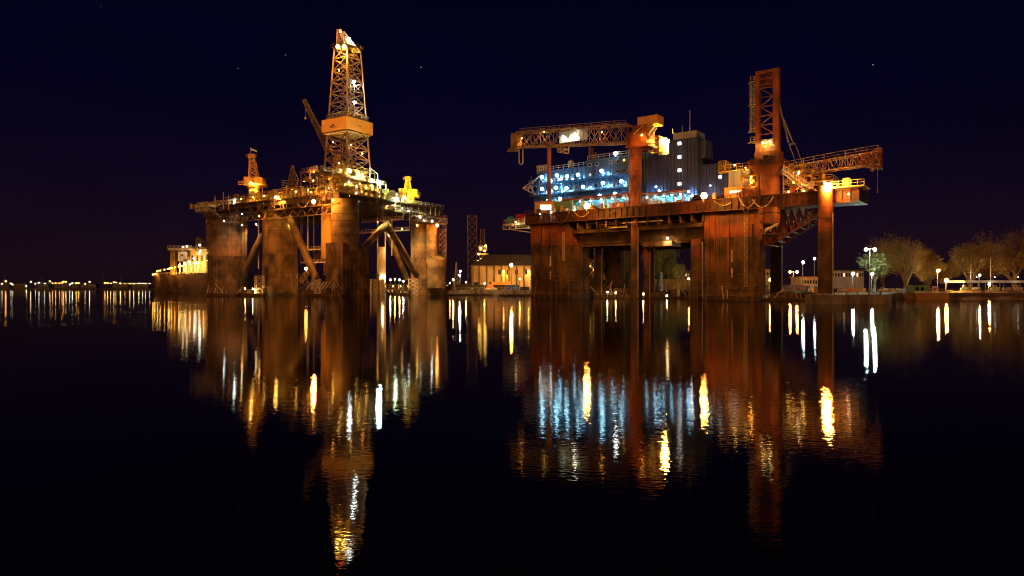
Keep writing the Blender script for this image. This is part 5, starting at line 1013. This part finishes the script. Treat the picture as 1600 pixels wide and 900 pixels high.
pontoon(932, 986, 205, 'pontoon crowded with pale gear between the crane rig legs', m='rust', seed=9, gear=14)
pontoon(1004, 1095, 195, 'long dark pontoon between the thin leg and the front right column', m='hull', seed=10, gear=7, h=.6)
pontoon(1120, 1180, 158, 'low pontoon before the front right column of the crane rig', m='rust', seed=11, gear=2, h=.5)
pontoon(1192, 1262, 165, 'low pontoon between the front right column and the pier', m='rust', seed=12, gear=5, h=.6)
for px, py, Y, c, lb in ((1006, 459.5, 192, WARM, 'bright warm lamp low over the water beside the thin orange leg'), (1042, 462, 192, WARM, 'small warm lamp low over the water between the crane rig legs'), (949, 456.5, 202, GREEN, 'pale lamp on the crowded pontoon, left one'), (962, 457, 202, WARM, 'pale lamp on the crowded pontoon, right one')):
    street_lamp('mooring_lamp', px, py, Y, c, 150 if px == 1006 else 70, .3 if px == 1006 else .2, lb, base=.3)

# ---------------------------------------------------------------- trees
def tree(px, Y, wpx, ytop, label, leafm, seed, kind='twig', name='tree', n_leaf=9000, group=None):
    rnd = random.Random(seed); p = at(px, Y); p.z = LZ; h = zpx(ytop, Y) - LZ; wd = wpx * Y / F_ / 2
    o = thing(name, p, label, 'tree', group); tr = MB(); tips = []
    def limb(a, d, ln, r, dep):
        b = a + d * ln; tr.tube(a, b, r, r * .62, n=7 if dep < 2 else 5, cap=False); tips.append((b, dep))
        if dep < 4:
            for k in range(3 if dep else 7):
                ang = rnd.uniform(.15, .7) * (1.0 if dep else 1.2); az = rnd.uniform(0, 6.283); q = d.orthogonal().normalized(); q.rotate(__import__('mathutils').Quaternion(d, az))
                nd_ = (d * math.cos(ang) + q * math.sin(ang)); nd_ = (nd_ + V((0, 0, .22))).normalized(); s = wd / (h * .42)
                nd_ = V((nd_.x * s, nd_.y * s, nd_.z)).normalized() if dep < 2 else nd_
                limb(a.lerp(b, rnd.uniform(.45, 1) if dep else rnd.uniform(.35, 1)), nd_, ln * rnd.uniform(.55, .95), r * .58, dep + 1)
    limb(p + V((0, 0, -.3)), V((rnd.uniform(-.06, .06), 0, 1)).normalized(), h * .27, h * .028, 0)
    mz = max(t[0].z for t in tips); mw = max(abs(t[0].x - p.x) for t in tips)
    tr.v = [V((p.x + (v.x - p.x) * min(1.6, wd / mw), p.y + (v.y - p.y) * min(1.6, wd / mw), p.z + (v.z - p.z) * h * .97 / (mz - p.z))) for v in tr.v]
    tips = [V((p.x + (t.x - p.x) * min(1.6, wd / mw), p.y + (t.y - p.y) * min(1.6, wd / mw), p.z + (t.z - p.z) * h * .97 / (mz - p.z))) for t, dep in tips if dep >= 2]
    tr.build('trunk', M['bark'], o); cr = MB(); c0 = p + V((0, 0, h * .55))
    for i in range(n_leaf):
        t = rnd.choice(tips); q = t + V((rnd.gauss(0, 1), rnd.gauss(0, 1), rnd.gauss(0, 1))) * (h * .04)
        if kind == 'twig':
            d = ((q - c0).normalized() * .8 + V((rnd.gauss(0, .5), rnd.gauss(0, .5), rnd.gauss(.35, .45)))).normalized() * rnd.uniform(.5, 1.3); s = d.orthogonal().normalized() * rnd.uniform(.03, .075)
        elif kind == 'willow': d = V((rnd.gauss(0, .15), rnd.gauss(0, .15), -1)) * rnd.uniform(.8, 2.6); s = V((rnd.gauss(0, 1), rnd.gauss(0, 1), 0)).normalized() * .07
        else: d = V((rnd.gauss(0, 1), rnd.gauss(0, 1), rnd.gauss(.3, 1))).normalized() * rnd.uniform(.25, .6); s = d.orthogonal().normalized() * rnd.uniform(.1, .22)
        cr.add([q - s, q + s, q + d + s * .4, q + d - s * .4], [(0, 1, 2, 3)])
    cr.build('crown', M[leafm], o); return o
tree(1040, 285, 66, 386, 'round yellowish willow seen under the crane rig', 'leaf', 1, 'willow')
tree(1366, 222, 62, 392, 'bright green tree lit by the white street lamps', 'leaf', 2, 'leaf', n_leaf=4200)
tree(1416, 235, 66, 364, 'tall bare brown tree right of the bright green tree', 'twig', 3)
tree(1380, 262, 40, 372, 'bare tree peeping out behind the bright green tree', 'twig', 4)
tree(1452, 246, 44, 402, 'low brown bushy tree left of the middle bare tree', 'twig', 5)
tree(1478, 252, 40, 408, 'lowest brown bushy tree between two bare trees', 'twig', 6)
tree(1516, 238, 62, 366, 'upright bare tree in the middle of the right shore', 'twig', 7)
tree(1552, 262, 36, 402, 'small dim bare tree behind the sailing masts', 'twig', 8)
tree(1586, 232, 72, 357, 'tall broad bare tree at the right edge', 'twig', 9)
tree(1444, 268, 40, 388, 'dim bare tree behind the tall bare brown tree', 'twig', 10)

# ---------------------------------------------------------------- far shore lights
far = ((3, 443.5, WARM, .8), (9, 439.5, SOD, 1.5), (17, 443, WHITE, .6), (20, 445, WARM, .6), (41, 447, WARM, .9), (48, 440, WARM, 1.0), (55, 443.5, WARM, .6), (61, 441.5, WHITE, .8), (70, 443, WHITE, .7), (78, 439.5, WARM, .9), (82, 442.5, SOD, .8), (87, 442.5, GOLD, .8), (93, 442.5, SOD, .6), (97, 442, SOD, .9), (99, 440, SOD, 1.3), (103, 440.5, GOLD, .9), (109, 444.5, WHITE, .7), (113, 442.5, WHITE, .8), (119, 442.3, SOD, 1.1), (123, 442.3, GOLD, 1.0), (133, 443.5, WARM, .7), (140, 440.5, (1, .6, .4), 1.1), (164, 442.3, SOD, 1.1), (168, 442.3, GOLD, 1.1), (173, 443, WARM, .7), (178, 441, SOD, 1.1), (181, 441, WARM, .6), (188, 443, WARM, 1.0), (195, 443.3, SOD, .6), (203, 443, GOLD, .9), (209, 443.3, WARM, .8), (217, 443, WARM, .9), (223, 442.5, WHITE, .6), (227, 443, WARM, .7), (234, 443, (1., .5, .3), .8))
for i, (px, py, c, s) in enumerate(far):
    n_ = {SOD: 'orange', GOLD: 'yellow', WARM: 'warm white', WHITE: 'cold white'}.get(c, 'pinkish')
    street_lamp('shore_lamp', px, py, 1504, c, 40 * s, .75 * (s ** .5), '%s lamp on the far shore, number %d counted from the left edge' % (n_, i + 1), 'lamps along the far shore')
rnd = random.Random(50)
for i, (a, b, yt) in enumerate(((0, 14, 444), (22, 40, 443.5), (58, 76, 444.5), (84, 106, 444), (108, 122, 443.2), (126, 150, 444.3), (176, 200, 443.5), (206, 232, 444.2))):
    house(a, b, yt, 1540, 'dark', 'dim low shed on the far shore, %s of the row from the left' % ('first second third fourth fifth sixth seventh eighth'.split()[i]))
for px, yt, lb in ((8, 427, 'dim far crane mast at the left edge'), (66, 432, 'dim far crane mast left of the middle of the far shore'), (162, 429, 'dim far crane mast in the middle of the far shore'), (190, 431, 'dim far crane mast near the ship')):
    tower('crane_mast', px, 3, yt, 1560, 5, 'dark', lb, 'mast', .4)
mb = MB(); a = at(80, 1494); b = at(206, 1494)
mb.hexa([(a.x, 1490, -.3), (b.x, 1490, -.3), (b.x, 1499, -.3), (a.x, 1499, -.3)], [(a.x, 1493, 2.6), (b.x, 1493, 2.6), (b.x, 1499, 2.8), (a.x, 1499, 2.8)]); tag(mb.build('far_quay', M['dark']), kind='structure')

for i, (px, py) in enumerate(((158, 10), (372, 107), (446, 86), (658, 105), (1364, 101))):
    p = at(px, 9000, py); mb = MB(); mb.ball(p, 2.6, 8, 5); tag(mb.build('star', glow((.8, .88, 1.), 3.0), loc=p), 'faint star, %s from the left of the five in the night sky' % 'first second third fourth fifth'.split()[i], 'star', 'stars in the night sky')
